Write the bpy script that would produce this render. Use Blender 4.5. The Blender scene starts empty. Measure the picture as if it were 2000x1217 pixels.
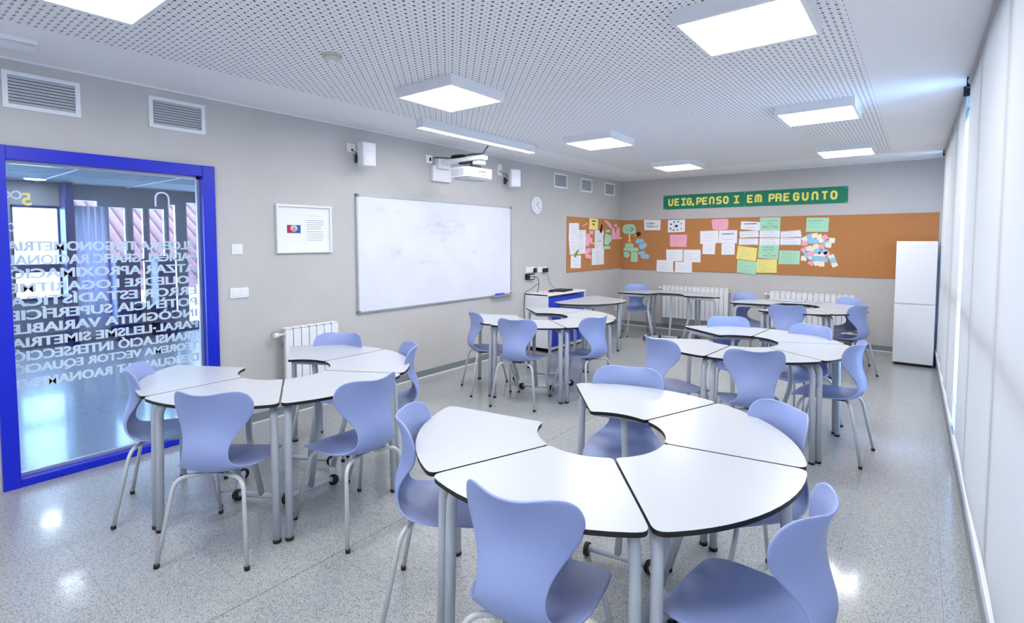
import bpy, bmesh, math, random
from mathutils import Vector, Matrix
random.seed(7)
S = bpy.context.scene
C = S.collection
PI = math.pi
# ------------------------------------------------------------------ camera
CAMX, CAMZ = 4.7517, 1.65
cam_d = bpy.data.cameras.new('camera'); cam = bpy.data.objects.new('camera', cam_d); C.objects.link(cam)
cam.location = (CAMX, 0, CAMZ)
cam.rotation_euler = (PI/2 - 0.0534, 0.001*-1, 0.6564)
cam_d.sensor_fit = 'HORIZONTAL'; cam_d.sensor_width = 36.0
cam_d.lens = 1025.297/2000*36.0
cam_d.shift_x = -(1011.6132-1000)/2000
cam_d.shift_y = (526.0369-608.5)/2000
cam_d.clip_start = 0.05; cam_d.clip_end = 200
S.camera = cam
S.view_settings.view_transform = 'Standard'; S.view_settings.look = 'None'
S.view_settings.gamma = 1.0; S.view_settings.use_curve_mapping = False
S.view_settings.exposure = 0.12
# ------------------------------------------------------------------ daylight
W = bpy.data.worlds.new('daylight'); S.world = W; W.use_nodes = True
bg = W.node_tree.nodes['Background']; bg.inputs[0].default_value = (0.38, 0.64, 1.0, 1); bg.inputs[1].default_value = 17.0
PANEL = 27.0       # emission of the ceiling panels
LINEAR = 26.0
# ------------------------------------------------------------------ materials
def srgb(r, g, b):
    f = lambda c: (c/255/12.92) if c/255 <= .04045 else ((c/255+.055)/1.055)**2.4
    return (f(r), f(g), f(b), 1)
def mat(name, col, rough=.5, metal=0, spec=.5, coat=0, noise=0, nscale=8, bump=0, bscale=200):
    m = bpy.data.materials.new(name); m.use_nodes = True; nt = m.node_tree; p = nt.nodes['Principled BSDF']
    p.inputs['Base Color'].default_value = col; p.inputs['Roughness'].default_value = rough
    p.inputs['Metallic'].default_value = metal; p.inputs['Specular IOR Level'].default_value = spec
    p.inputs['Coat Weight'].default_value = coat; p.inputs['Coat Roughness'].default_value = .08
    if noise or bump:
        tc = nt.nodes.new('ShaderNodeTexCoord')
    if noise:
        n = nt.nodes.new('ShaderNodeTexNoise'); n.inputs['Scale'].default_value = nscale; n.inputs['Detail'].default_value = 5
        nt.links.new(tc.outputs['Object'], n.inputs['Vector'])
        r = nt.nodes.new('ShaderNodeValToRGB'); r.color_ramp.elements[0].position = .3; r.color_ramp.elements[1].position = .7
        r.color_ramp.elements[0].color = tuple(c*(1-noise) for c in col[:3])+(1,)
        r.color_ramp.elements[1].color = tuple(min(1, c*(1+noise)) for c in col[:3])+(1,)
        nt.links.new(n.outputs['Fac'], r.inputs[0]); nt.links.new(r.outputs[0], p.inputs['Base Color'])
    if bump:
        n = nt.nodes.new('ShaderNodeTexNoise'); n.inputs['Scale'].default_value = bscale
        nt.links.new(tc.outputs['Object'], n.inputs['Vector'])
        b = nt.nodes.new('ShaderNodeBump'); b.inputs['Strength'].default_value = bump; b.inputs['Distance'].default_value = .002
        nt.links.new(n.outputs['Fac'], b.inputs['Height']); nt.links.new(b.outputs[0], p.inputs['Normal'])
    return m
def emis(name, col, s):
    m = bpy.data.materials.new(name); m.use_nodes = True; nt = m.node_tree
    for n in list(nt.nodes): nt.nodes.remove(n)
    e = nt.nodes.new('ShaderNodeEmission'); e.inputs[0].default_value = col; e.inputs[1].default_value = s
    o = nt.nodes.new('ShaderNodeOutputMaterial'); nt.links.new(e.outputs[0], o.inputs[0]); return m
M = {}
M['wall'] = mat('painted_wall', srgb(196, 194, 193), .6, noise=.035, nscale=2.2, bump=.15, bscale=60)
M['plaster'] = mat('white_plaster', srgb(243, 243, 246), .7)
M['trim_white'] = mat('white_trim', srgb(235, 236, 242), .5)
M['skirting'] = mat('grey_skirting', srgb(128, 134, 140), .35)
M['blue'] = mat('blue_lacquer', srgb(8, 34, 200), .35)
M['blue_panel'] = mat('blue_laminate', srgb(38, 66, 215), .4)
M['white'] = mat('white_plastic', srgb(236, 238, 244), .35)
M['white_metal'] = mat('white_enamel', srgb(236, 238, 244), .3)
M['chair'] = mat('periwinkle_plastic', srgb(146, 162, 213), .42, bump=.12, bscale=900)
M['tube'] = mat('light_grey_tube', srgb(190, 196, 206), .38, metal=.0)
M['ltube'] = mat('silver_tube', srgb(200, 204, 208), .33, metal=.1)
M['black'] = mat('black_rubber', srgb(16, 16, 20), .5)
M['wheel'] = mat('grey_hub', srgb(98, 106, 128), .45)
M['laminate'] = mat('white_laminate', srgb(184, 188, 196), .28, bump=.05, bscale=400)
M['alu'] = mat('aluminium', srgb(190, 192, 200), .35, metal=.6)
M['board'] = mat('whiteboard_enamel', srgb(228, 230, 242), .22, noise=.03, nscale=3)
M['dark'] = mat('dark_grey', srgb(48, 52, 60), .5)
M['vslat'] = mat('grey_slat', srgb(190, 196, 203), .4)
M['void'] = mat('dark_void', srgb(22, 24, 28), .8)
M['green'] = mat('green_card', srgb(0, 128, 98), .6)
M['yellow_letter'] = mat('yellow_card', srgb(252, 240, 120), .6)
M['paper'] = mat('white_paper', srgb(240, 242, 250), .7)
M['ppink'] = mat('pink_paper', srgb(250, 176, 200), .7)
M['pgreen'] = mat('mint_paper', srgb(176, 228, 196), .7)
M['pyellow'] = mat('yellow_paper', srgb(246, 232, 138), .7)
M['pblue'] = mat('blue_paper', srgb(150, 208, 240), .7)
M['pcream'] = mat('cream_paper', srgb(246, 244, 220), .7)
M['ink'] = mat('grey_ink', srgb(120, 124, 140), .7)
M['inkd'] = mat('dark_ink', srgb(40, 42, 52), .7)
M['inkg'] = mat('green_ink', srgb(110, 160, 135), .7)
M['hallwall'] = mat('hall_paint', srgb(128, 132, 142), .6)
M['navy'] = mat('navy_panel', srgb(20, 34, 110), .4)
M['roof'] = mat('terracotta', srgb(92, 46, 46), .8)
M['facade'] = mat('pale_facade', srgb(235, 235, 235), .8)
M['panel_e'] = emis('panel_glow', (1, .99, .97, 1), PANEL)
M['linear_e'] = emis('strip_glow', (1, .99, .97, 1), LINEAR)
M['hall_e'] = emis('downlight_glow', (.85, .93, 1, 1), 80)
# floor: terrazzo with fine joints
def floor_mat(name='terrazzo'):
    m = bpy.data.materials.new(name); m.use_nodes = True; nt = m.node_tree; N = nt.nodes; L = nt.links; p = N['Principled BSDF']
    tc = N.new('ShaderNodeTexCoord')
    def noise(s, lo, hi, c0, c1, d=2):
        n = N.new('ShaderNodeTexNoise'); n.inputs['Scale'].default_value = s; n.inputs['Detail'].default_value = d
        L.new(tc.outputs['Object'], n.inputs['Vector'])
        r = N.new('ShaderNodeValToRGB'); r.color_ramp.elements[0].position = lo; r.color_ramp.elements[1].position = hi
        r.color_ramp.elements[0].color = c0; r.color_ramp.elements[1].color = c1
        L.new(n.outputs['Fac'], r.inputs[0]); return r.outputs[0]
    def mul(a, b):
        x = N.new('ShaderNodeMix'); x.data_type = 'RGBA'; x.blend_type = 'MULTIPLY'; x.inputs[0].default_value = 1
        L.new(a, x.inputs[6]); L.new(b, x.inputs[7]); return x.outputs[2]
    v = N.new('ShaderNodeTexVoronoi'); v.inputs['Scale'].default_value = 330
    L.new(tc.outputs['Object'], v.inputs['Vector'])
    sep = N.new('ShaderNodeSeparateColor'); L.new(v.outputs['Color'], sep.inputs[0])
    rr = N.new('ShaderNodeValToRGB'); cr = rr.color_ramp
    cr.elements[0].position = 0; cr.elements[0].color = srgb(98, 100, 101)
    cr.elements[1].position = 1; cr.elements[1].color = srgb(216, 219, 219)
    for pos, c in ((.10, srgb(98, 100, 101)), (.14, srgb(164, 167, 168)), (.5, srgb(180, 183, 184)), (.85, srgb(194, 197, 197))):
        e = cr.elements.new(pos); e.color = c
    cr.elements[1].position = .12; cr.elements[2].position = .16
    cr.interpolation = 'CONSTANT'
    L.new(sep.outputs[0], rr.inputs[0])
    col = mul(rr.outputs[0], noise(240, .33, .5, (.84, .84, .85, 1), (1, 1, 1, 1)))
    col = mul(col, noise(1.1, .3, .7, (.95, .95, .96, 1), (1, 1, 1, 1), 3))
    # joints
    sx = N.new('ShaderNodeSeparateXYZ'); L.new(tc.outputs['Object'], sx.inputs[0])
    def joint(axis, off, pitch, half, dark):
        a = N.new('ShaderNodeMath'); a.operation = 'SUBTRACT'; L.new(sx.outputs[axis], a.inputs[0]); a.inputs[1].default_value = off - 50*pitch - pitch/2
        b = N.new('ShaderNodeMath'); b.operation = 'MODULO'; L.new(a.outputs[0], b.inputs[0]); b.inputs[1].default_value = pitch
        c = N.new('ShaderNodeMath'); c.operation = 'SUBTRACT'; L.new(b.outputs[0], c.inputs[0]); c.inputs[1].default_value = pitch/2
        d = N.new('ShaderNodeMath'); d.operation = 'ABSOLUTE'; L.new(c.outputs[0], d.inputs[0])
        e = N.new('ShaderNodeMath'); e.operation = 'LESS_THAN'; L.new(d.outputs[0], e.inputs[0]); e.inputs[1].default_value = half
        f = N.new('ShaderNodeMath'); f.operation = 'MULTIPLY'; L.new(e.outputs[0], f.inputs[0]); f.inputs[1].default_value = dark
        g = N.new('ShaderNodeMath'); g.operation = 'SUBTRACT'; g.inputs[0].default_value = 1; L.new(f.outputs[0], g.inputs[1])
        return g.outputs[0]
    for j in (joint(0, 2.352, .421, .0013, .30), joint(1, .70, .421, .0013, .30), joint(0, 2.352, 4.2, .0022, .65)):
        cc = N.new('ShaderNodeCombineColor')
        for i in range(3): L.new(j, cc.inputs[i])
        col = mul(col, cc.outputs[0])
    L.new(col, p.inputs['Base Color'])
    p.inputs['Roughness'].default_value = .3; p.inputs['Specular IOR Level'].default_value = .4
    p.inputs['Coat Weight'].default_value = .4; p.inputs['Coat Roughness'].default_value = .1
    n = N.new('ShaderNodeTexNoise'); n.inputs['Scale'].default_value = 14; L.new(tc.outputs['Object'], n.inputs['Vector'])
    b = N.new('ShaderNodeBump'); b.inputs['Strength'].default_value = .05; b.inputs['Distance'].default_value = .004
    L.new(n.outputs['Fac'], b.inputs['Height']); L.new(b.outputs[0], p.inputs['Normal']); L.new(b.outputs[0], p.inputs['Coat Normal'])
    return m
M['floor'] = floor_mat()
# perforated plaster board: checkerboard of large and small holes, pitch 34.6 mm
def perf_mat():
    m = bpy.data.materials.new('perforated_board'); m.use_nodes = True; nt = m.node_tree; N = nt.nodes; L = nt.links; p = N['Principled BSDF']
    tc = N.new('ShaderNodeTexCoord'); sx = N.new('ShaderNodeSeparateXYZ'); L.new(tc.outputs['Object'], sx.inputs[0])
    P = .0346
    def math_(op, a, b=None):
        x = N.new('ShaderNodeMath'); x.operation = op
        for i, q in enumerate((a, b)):
            if q is None: continue
            if isinstance(q, (int, float)): x.inputs[i].default_value = q
            else: L.new(q, x.inputs[i])
        return x.outputs[0]
    u = math_('DIVIDE', math_('SUBTRACT', sx.outputs[0], 3.3987-100*P), P)
    v = math_('DIVIDE', math_('SUBTRACT', sx.outputs[1], 2.3554-400*P), P)
    iu = math_('ROUND', u); iv = math_('ROUND', v)
    du = math_('SUBTRACT', u, iu); dv = math_('SUBTRACT', v, iv)
    d = math_('SQRT', math_('ADD', math_('MULTIPLY', du, du), math_('MULTIPLY', dv, dv)))
    par = math_('MODULO', math_('ADD', iu, iv), 2)
    rad = math_('SUBTRACT', .235, math_('MULTIPLY', par, .105))
    hole = math_('LESS_THAN', d, rad)
    mx = N.new('ShaderNodeMix'); mx.data_type = 'RGBA'; L.new(hole, mx.inputs[0])
    mx.inputs[6].default_value = srgb(243, 243, 246); mx.inputs[7].default_value = srgb(72, 74, 80)  # dark hole colour stands in for the shade inside the cavities
    L.new(mx.outputs[2], p.inputs['Base Color']); p.inputs['Roughness'].default_value = .7
    return m
M['perf'] = perf_mat()
def cork_mat():
    m = mat('cork', srgb(196, 132, 76), .85); nt = m.node_tree; N = nt.nodes; L = nt.links; p = N['Principled BSDF']
    tc = N.new('ShaderNodeTexCoord'); n = N.new('ShaderNodeTexNoise'); n.inputs['Scale'].default_value = 150; n.inputs['Detail'].default_value = 3
    L.new(tc.outputs['Object'], n.inputs['Vector']); r = N.new('ShaderNodeValToRGB')
    r.color_ramp.elements[0].position = .3; r.color_ramp.elements[0].color = srgb(172, 112, 62)
    r.color_ramp.elements[1].position = .7; r.color_ramp.elements[1].color = srgb(202, 142, 90)
    L.new(n.outputs['Fac'], r.inputs[0]); L.new(r.outputs[0], p.inputs['Base Color']); return m
M['cork'] = cork_mat()
def glass_mat(name, tint=(1, 1, 1, 1), refl=.10):
    m = bpy.data.materials.new(name); m.use_nodes = True; nt = m.node_tree; N = nt.nodes; L = nt.links
    for n in list(N): N.remove(n)
    o = N.new('ShaderNodeOutputMaterial'); mx = N.new('ShaderNodeMixShader'); t = N.new('ShaderNodeBsdfTransparent'); g = N.new('ShaderNodeBsdfGlossy')
    t.inputs[0].default_value = tint; g.inputs['Roughness'].default_value = .0
    fr = N.new('ShaderNodeLayerWeight'); fr.inputs['Blend'].default_value = .3
    a = N.new('ShaderNodeMath'); a.operation = 'MULTIPLY_ADD'; L.new(fr.outputs['Fresnel'], a.inputs[0]); a.inputs[1].default_value = .75; a.inputs[2].default_value = refl*.4
    L.new(a.outputs[0], mx.inputs[0]); L.new(t.outputs[0], mx.inputs[1]); L.new(g.outputs[0], mx.inputs[2]); L.new(mx.outputs[0], o.inputs[0]); return m
M['glass'] = glass_mat('clear_glass', (.93, .96, 1, 1))
def trans_mat(name, col, mixf, tcol=None):
    m = bpy.data.materials.new(name); m.use_nodes = True; nt = m.node_tree; N = nt.nodes; L = nt.links
    for n in list(N): N.remove(n)
    o = N.new('ShaderNodeOutputMaterial'); mx = N.new('ShaderNodeMixShader'); a = N.new('ShaderNodeBsdfDiffuse'); b = N.new('ShaderNodeBsdfTranslucent')
    a.inputs[0].default_value = col; b.inputs[0].default_value = tcol or col; mx.inputs[0].default_value = mixf
    L.new(a.outputs[0], mx.inputs[1]); L.new(b.outputs[0], mx.inputs[2]); L.new(mx.outputs[0], o.inputs[0]); return m
M['blind'] = trans_mat('blind_fabric', srgb(188, 187, 190), .062, (1, .70, .50, 1))
M['vinyl'] = trans_mat('frosted_vinyl', srgb(232, 242, 250), .45)
M['curtain'] = trans_mat('white_drape', srgb(225, 228, 245), .3)
# ------------------------------------------------------------------ mesh helpers
def obj(name, bm, m, parent=None, smooth=False):
    me = bpy.data.meshes.new(name)
    if smooth:
        for f in bm.faces: f.smooth = True
    bm.to_mesh(me); bm.free()
    o = bpy.data.objects.new(name, me); C.objects.link(o)
    for mm in (m if isinstance(m, (list, tuple)) else [m]): me.materials.append(mm)
    if parent: o.parent = parent
    return o
def tag(o, label, cat, group=None, kind=None):
    if label: o['label'] = label
    if cat: o['category'] = cat
    if group: o['group'] = group
    if kind: o['kind'] = kind
    return o
def empty(name, label, cat, loc=(0, 0, 0), rz=0, group=None):
    o = bpy.data.objects.new(name, None); C.objects.link(o); o.location = loc; o.rotation_euler = (0, 0, rz)
    o.empty_display_size = .1
    return tag(o, label, cat, group)
def struct(name, bm, m, label=None, **k):
    o = obj(name, bm, m, **k); o['kind'] = 'structure'
    if label: o['label'] = label
    return o
def B(): return bmesh.new()
def box(bm, x0, x1, y0, y1, z0, z1, bev=0, mi=0):
    mt = Matrix.Translation(((x0+x1)/2, (y0+y1)/2, (z0+z1)/2)) @ Matrix.Diagonal((abs(x1-x0), abs(y1-y0), abs(z1-z0), 1))
    r = bmesh.ops.create_cube(bm, size=1, matrix=mt)
    fs = {f for v in r['verts'] for f in v.link_faces}
    if mi:
        for f in fs: f.material_index = mi
    if bev:
        es = {e for v in r['verts'] for e in v.link_edges}
        bmesh.ops.bevel(bm, geom=list(es), offset=bev, segments=2, affect='EDGES', profile=.5)
    return bm
def xbox(bm, mtx, sx, sy, sz, bev=0, mi=0):
    r = bmesh.ops.create_cube(bm, size=1, matrix=mtx @ Matrix.Diagonal((sx, sy, sz, 1)))
    for f in {f for v in r['verts'] for f in v.link_faces}: f.material_index = mi
    if bev:
        bmesh.ops.bevel(bm, geom=list({e for v in r['verts'] for e in v.link_edges}), offset=bev, segments=2, affect='EDGES')
def cyl(bm, p0, p1, r0, r1=None, seg=16, mi=0, caps=True):
    p0 = Vector(p0); p1 = Vector(p1); d = p1-p0; r1 = r0 if r1 is None else r1
    mt = Matrix.Translation((p0+p1)/2) @ d.to_track_quat('Z', 'Y').to_matrix().to_4x4()
    r = bmesh.ops.create_cone(bm, cap_ends=caps, segments=seg, radius1=r0, radius2=r1, depth=d.length, matrix=mt)
    for f in {f for v in r['verts'] for f in v.link_faces}:
        f.material_index = mi; f.smooth = len(f.verts) == 4
def fillet(pts, rad, n=6):
    pts = [Vector(p) for p in pts]; out = [pts[0]]
    for i in range(1, len(pts)-1):
        a, b, c = pts[i-1], pts[i], pts[i+1]
        u = (a-b); v = (c-b); t = min(rad, u.length*.49, v.length*.49)
        p = b+u.normalized()*t; q = b+v.normalized()*t
        for k in range(n+1):
            s = k/n; out.append(p*(1-s)**2+b*2*s*(1-s)+q*s*s)
    out.append(pts[-1]); return out
def tube(bm, pts, r, rad=0, seg=12, n=6, mi=0, cap=True):
    pts = fillet(pts, rad, n) if rad else [Vector(p) for p in pts]
    rs = r if isinstance(r, (list, tuple)) else [r]*len(pts)
    rings = []; prev = None
    for i, p in enumerate(pts):
        t = (pts[min(i+1, len(pts)-1)]-pts[max(i-1, 0)]).normalized()
        if prev is None:
            x = t.orthogonal().normalized()
        else:
            x = (prev - t*prev.dot(t)).normalized()
        prev = x; y = t.cross(x)
        rings.append([bm.verts.new(p+(x*math.cos(2*PI*k/seg)+y*math.sin(2*PI*k/seg))*rs[i]) for k in range(seg)])
    for a, b in zip(rings, rings[1:]):
        for k in range(seg):
            f = bm.faces.new((a[k], a[(k+1) % seg], b[(k+1) % seg], b[k])); f.smooth = True; f.material_index = mi
    if cap:
        for rg in (rings[0][::-1], rings[-1]): bm.faces.new(rg).material_index = mi
def prism(bm, poly, z0, z1, top=0, side=0):
    a = [bm.verts.new((x, y, z0)) for x, y in poly]; b = [bm.verts.new((x, y, z1)) for x, y in poly]
    bm.faces.new(b).material_index = top; bm.faces.new(a[::-1]).material_index = side
    for i in range(len(poly)):
        j = (i+1) % len(poly); bm.faces.new((a[i], a[j], b[j], b[i])).material_index = side
def round_poly(pts, rad, n=5):
    out = []; L_ = len(pts)
    for i in range(L_):
        a, b, c = Vector(pts[i-1]), Vector(pts[i]), Vector(pts[(i+1) % L_])
        rr = rad if not isinstance(rad, (list, tuple)) else rad[i]
        u = a-b; v = c-b; t = min(rr, u.length*.45, v.length*.45)
        if t <= 0: out.append(tuple(b)); continue
        p = b+u.normalized()*t; q = b+v.normalized()*t
        for k in range(n+1):
            s = k/n; w = p*(1-s)**2+b*2*s*(1-s)+q*s*s; out.append(tuple(w))
    return out
def text_bm(bm, s, mtx, w=None, h=None, ext=.0006, mi=0, bold=0, spacing=1.0):
    """lettering as a mesh: text in local XY centred on the origin, fitted to w x h, placed by mtx"""
    cu = bpy.data.curves.new('lettering', 'FONT'); cu.body = s; cu.size = 1; cu.align_x = 'LEFT'; cu.extrude = 0
    cu.offset = bold; cu.resolution_u = 3; cu.space_character = spacing
    o = bpy.data.objects.new('lettering', cu); C.objects.link(o)
    dg = bpy.context.evaluated_depsgraph_get(); dg.update()
    me = bpy.data.meshes.new_from_object(o.evaluated_get(dg))
    bpy.data.objects.remove(o); bpy.data.curves.remove(cu)
    if not me.vertices: return
    xs = [v.co.x for v in me.vertices]; ys = [v.co.y for v in me.vertices]
    cx, cy = (min(xs)+max(xs))/2, (min(ys)+max(ys))/2
    sx = (w/(max(xs)-min(xs))) if w else None; sy = (h/(max(ys)-min(ys))) if h else None
    sx = sx or sy; sy = sy or sx
    me.transform(mtx @ Matrix.Diagonal((sx, sy, 1, 1)) @ Matrix.Translation((-cx, -cy, 0)))
    n0 = len(bm.faces); bm.from_mesh(me); bm.faces.ensure_lookup_table()
    nf = [bm.faces[i] for i in range(n0, len(bm.faces))]
    for f in nf: f.material_index = mi; f.smooth = False
    bpy.data.meshes.remove(me)
def plane_mtx(side, u, z, off, mirror=False, rot=0):
    """local XY -> wall plane. side 'L': left wall x=off (u=y), 'B': back wall y=D-off (u=x)"""
    if side == 'L':
        m = Matrix(((0, 0, 1, off), (1, 0, 0, u), (0, 1, 0, z), (0, 0, 0, 1)))
    else:
        m = Matrix(((1, 0, 0, u), (0, 0, -1, D-off), (0, 1, 0, z), (0, 0, 0, 1)))
    return m @ Matrix.Rotation(rot, 4, 'Z')
# ------------------------------------------------------------------ room
D, H, Wd, RY = 9.547, 2.839, 4.932, 0.0117
Y0 = -3.0
def xr(y): return Wd-(y-D)*math.tan(RY)     # plane of the blinds
GX0, GX1, GZ0, GZ1 = .605, 1.962, .0, 2.27    # opening for the glazed screen in the left wall
b = B(); box(b, -7.0, 5.6, Y0, 10.2, -.1, 0); struct('floor', b, M['floor'], 'speckled grey terrazzo floor')
b = B()
box(b, -.12, 0, Y0, GX0, 0, H); box(b, -.12, 0, GX1, D+.1, 0, H); box(b, -.12, 0, GX0, GX1, GZ1, H)
struct('wall_left', b, M['wall'], 'grey painted wall with whiteboard')
b = B(); box(b, -.12, 5.5, D, D+.12, 0, H); struct('wall_back', b, M['wall'], 'grey painted back wall')
b = B(); box(b, 0, 5.6, Y0-.12, Y0, 0, H); struct('wall_front', b, M['wall'])
PX0, PX1, PY1 = .775, 4.40, 8.62
b = B(); box(b, -.12, PX0, Y0, D+.1, H, H+.1); box(b, PX1, 5.6, Y0, D+.1, H, H+.1); box(b, PX0, PX1, PY1, D+.1, H, H+.1)
ce = struct('ceiling', b, M['plaster'], 'white ceiling with a perforated centre field')
b = B(); box(b, PX0, PX1, Y0, PY1, H, H+.1); o = obj('perforated_panel', b, M['perf'], ce)
# shadow-line trim at the ceiling
b = B(); box(b, 0, .018, Y0, D, H-.013, H); struct('trim_1', b, M['trim_white'])
b = B(); box(b, .018, xr(D), D-.018, D, H-.013, H); struct('trim_2', b, M['trim_white'])
b = B(); box(b, 0, .014, GX1+.01, D, .012, .085); struct('baseboard_left', b, M['skirting'], 'grey skirting board')
b = B(); box(b, .0, xr(D), D-.014, D, .012, .085); struct('baseboard_back', b, M['skirting'])
b = B(); box(b, 0, .018, GX1+.01, D, 0, .012); struct('trim_3', b, M['trim_white'])
b = B(); box(b, 0, xr(D), D-.018, D, 0, .012); struct('trim_4', b, M['trim_white'])
# right (window) wall, slightly out of square: everything in a frame turned by RY
RW = Matrix.Translation((Wd, D, 0)) @ Matrix.Rotation(RY, 4, 'Z')      # local: x out of the room, y along the wall (negative towards camera)
def rbox(bm, x0, x1, y0, y1, z0, z1, bev=0):
    xbox(bm, RW @ Matrix.Translation(((x0+x1)/2, (y0+y1)/2-D, (z0+z1)/2)), x1-x0, y1-y0, z1-z0, bev)
b = B(); rbox(b, .012, .30, Y0, D, 0, .17); rbox(b, .06, .30, 8.95, D+.1, .17, H); rbox(b, .06, .30, Y0, D, H-.06, H)
struct('wall_right', b, M['plaster'], 'low wall below the windows')
b = B(); rbox(b, -.002, .012, Y0, D, 0, .085); struct('baseboard_right', b, M['skirting'])
b = B(); rbox(b, -.006, .012, Y0, D, .105, .135, .004); struct('trim_5', b, M['alu'], 'metal rail at the foot of the window wall')
# windows behind the blinds
ys = [-2.9, -1.55, -.35, .75, 1.9, 3.03, 4.16, 5.30, 6.45, 7.6, 8.85]
b = B()
for y in ys: rbox(b, .03, .11, y-.04, y+.04, .17, H-.06)
rbox(b, .055, .13, Y0, 8.95, 1.10, 1.19); rbox(b, .055, .13, Y0, 8.95, .17, .23); rbox(b, .055, .13, Y0, 8.95, H-.12, H-.06)
w1 = struct('window_1', b, M['white_metal'], 'band of windows behind the roller blinds')
b = B()
for a, c in zip(ys, ys[1:]): rbox(b, .09, .096, a+.036, c-.036, .23, H-.12)
obj('glass', b, M['glass'], w1)
# roller blinds
def blind(y0, y1, label):
    e = empty('roller_blind', label, 'blind', (xr((y0+y1)/2), (y0+y1)/2, 0), 0, 'roller blinds on the window wall')
    inv = Matrix.Translation(e.location).inverted()
    def part(name, fn, m, sm=False):
        bm = B(); fn(bm); bmesh.ops.transform(bm, matrix=inv, verts=bm.verts); return obj(name, bm, m, e, sm)
    def cloth(bm):
        n = 40; z0, z1 = .205, H-.02; rows = 3
        vs = [[bm.verts.new(RW @ Vector((.004*math.sin(i*.7)+(0.0), y0+(y1-y0)*i/n-D, z0+(z1-z0)*j/rows))) for j in range(rows+1)] for i in range(n+1)]
        for i in range(n):
            for j in range(rows): bm.faces.new((vs[i][j], vs[i+1][j], vs[i+1][j+1], vs[i][j+1])).smooth = True
    part('fabric', cloth, M['blind'])
    part('hem_bar', lambda bm: rbox(bm, -.012, .012, y0, y1, .185, .215, .006), M['white'])
    part('bracket', lambda bm: rbox(bm, -.02, .03, y0-.03, y0-.008, H-.075, H-.001), M['black'])
    part('bracket', lambda bm: rbox(bm, -.02, .03, y1+.008, y1+.03, H-.075, H-.001), M['black'])
    part('roller', lambda bm: cyl(bm, RW @ Vector((.012, y0-D, H-.034)), RW @ Vector((.012, y1-D, H-.034)), .028), M['blind'])
    return e
blind(2.55-4.9, 5.03, 'large off-white roller blind nearest the camera, filling the right edge')
blind(5.36, 8.80, 'off-white roller blind further back, ending beside the tall white cabinet')
# ------------------------------------------------------------------ ceiling fittings
def copy_tree(o, parent=None):
    c = o.copy(); C.objects.link(c)
    if parent: c.parent = parent
    for ch in list(o.children): copy_tree(ch, c)
    return c
def light_panel():
    e = empty('ceiling_light', '', 'ceiling light', group='square ceiling panel lights')
    b = B(); h = .30; t = .022
    box(b, -h, h, -h, -h+t, -.075, 0); box(b, -h, h, h-t, h, -.075, 0); box(b, -h, -h+t, -h+t, h-t, -.075, 0); box(b, h-t, h, -h+t, h-t, -.075, 0)
    box(b, -h+t, h-t, -h+t, h-t, -.03, 0)
    obj('frame', b, M['white_metal'], e)
    b = B(); box(b, -h+t, h-t, -h+t, h-t, -.069, -.06); obj('diffuser', b, M['panel_e'], e)
    return e
lp = light_panel()
LPS = [(1.765, 3.01, 'square ceiling light above and left of the room centre, beside the strip light'), (3.985, 2.985, 'largest square ceiling light, at the top right of the photo'),
 (1.765, .70, 'square ceiling light cut off by the top left corner of the photo'), (1.765, 5.42, 'square ceiling light beyond the far end of the strip light'),
 (3.975, 5.42, 'square ceiling light second along the right-hand row'), (1.765, 7.87, 'square ceiling light furthest back in the left-hand row'),
 (3.945, 7.86, 'square ceiling light furthest back in the right-hand row'), (3.985, .62, 'square ceiling light overhead near the camera'),
 (1.765, -1.7, 'square ceiling light behind the camera on the left'), (3.985, -1.7, 'square ceiling light behind the camera on the right')]
for i, (x, y, l) in enumerate(LPS):
    o = lp if i == 0 else copy_tree(lp)
    o.location = (x, y, H); o['label'] = l
# strip light over the whiteboard
e = empty('strip_light', 'long narrow lit strip light on the ceiling in front of the whiteboard', 'strip light', (.85, 4.43, H))
b = B(); L2 = .925
box(b, -.048, -.04, -L2, L2, -.09, 0); box(b, .04, .048, -L2, L2, -.09, 0); box(b, -.048, .048, -L2-.006, -L2, -.09, 0); box(b, -.048, .048, L2, L2+.006, -.09, 0); box(b, -.04, .04, -L2, L2, -.04, 0)
obj('housing', b, M['white_metal'], e)
b = B(); box(b, -.04, .04, -L2, L2, -.088, -.08); obj('diffuser', b, M['linear_e'], e)
e = empty('tube_light', 'unlit rounded white tube light on the ceiling at the left edge', 'tube light', (.50, -.1, H))
b = B(); box(b, -.05, .05, -.88, .88, -.03, 0, .004); obj('base', b, M['white_metal'], e)
b = B(); tube(b, [(0, -.87, -.045), (0, .87, -.045)], .038, seg=20); obj('cover', b, M['white'], e)
e = empty('motion_sensor', 'small round white sensor on the perforated ceiling', 'sensor', (1.714, 1.99, H))
b = B(); cyl(b, (0, 0, -.012), (0, 0, 0), .062, seg=32); cyl(b, (0, 0, -.035), (0, 0, -.012), .045, .056, seg=32); obj('body', b, mat('sensor_plastic', srgb(214, 211, 204), .45), e)
b = B(); bmesh.ops.create_uvsphere(b, u_segments=20, v_segments=10, radius=.026, matrix=Matrix.Translation((0, 0, -.034))@Matrix.Diagonal((1, 1, .6, 1))); obj('lens', b, M['white'], e, True)
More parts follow.
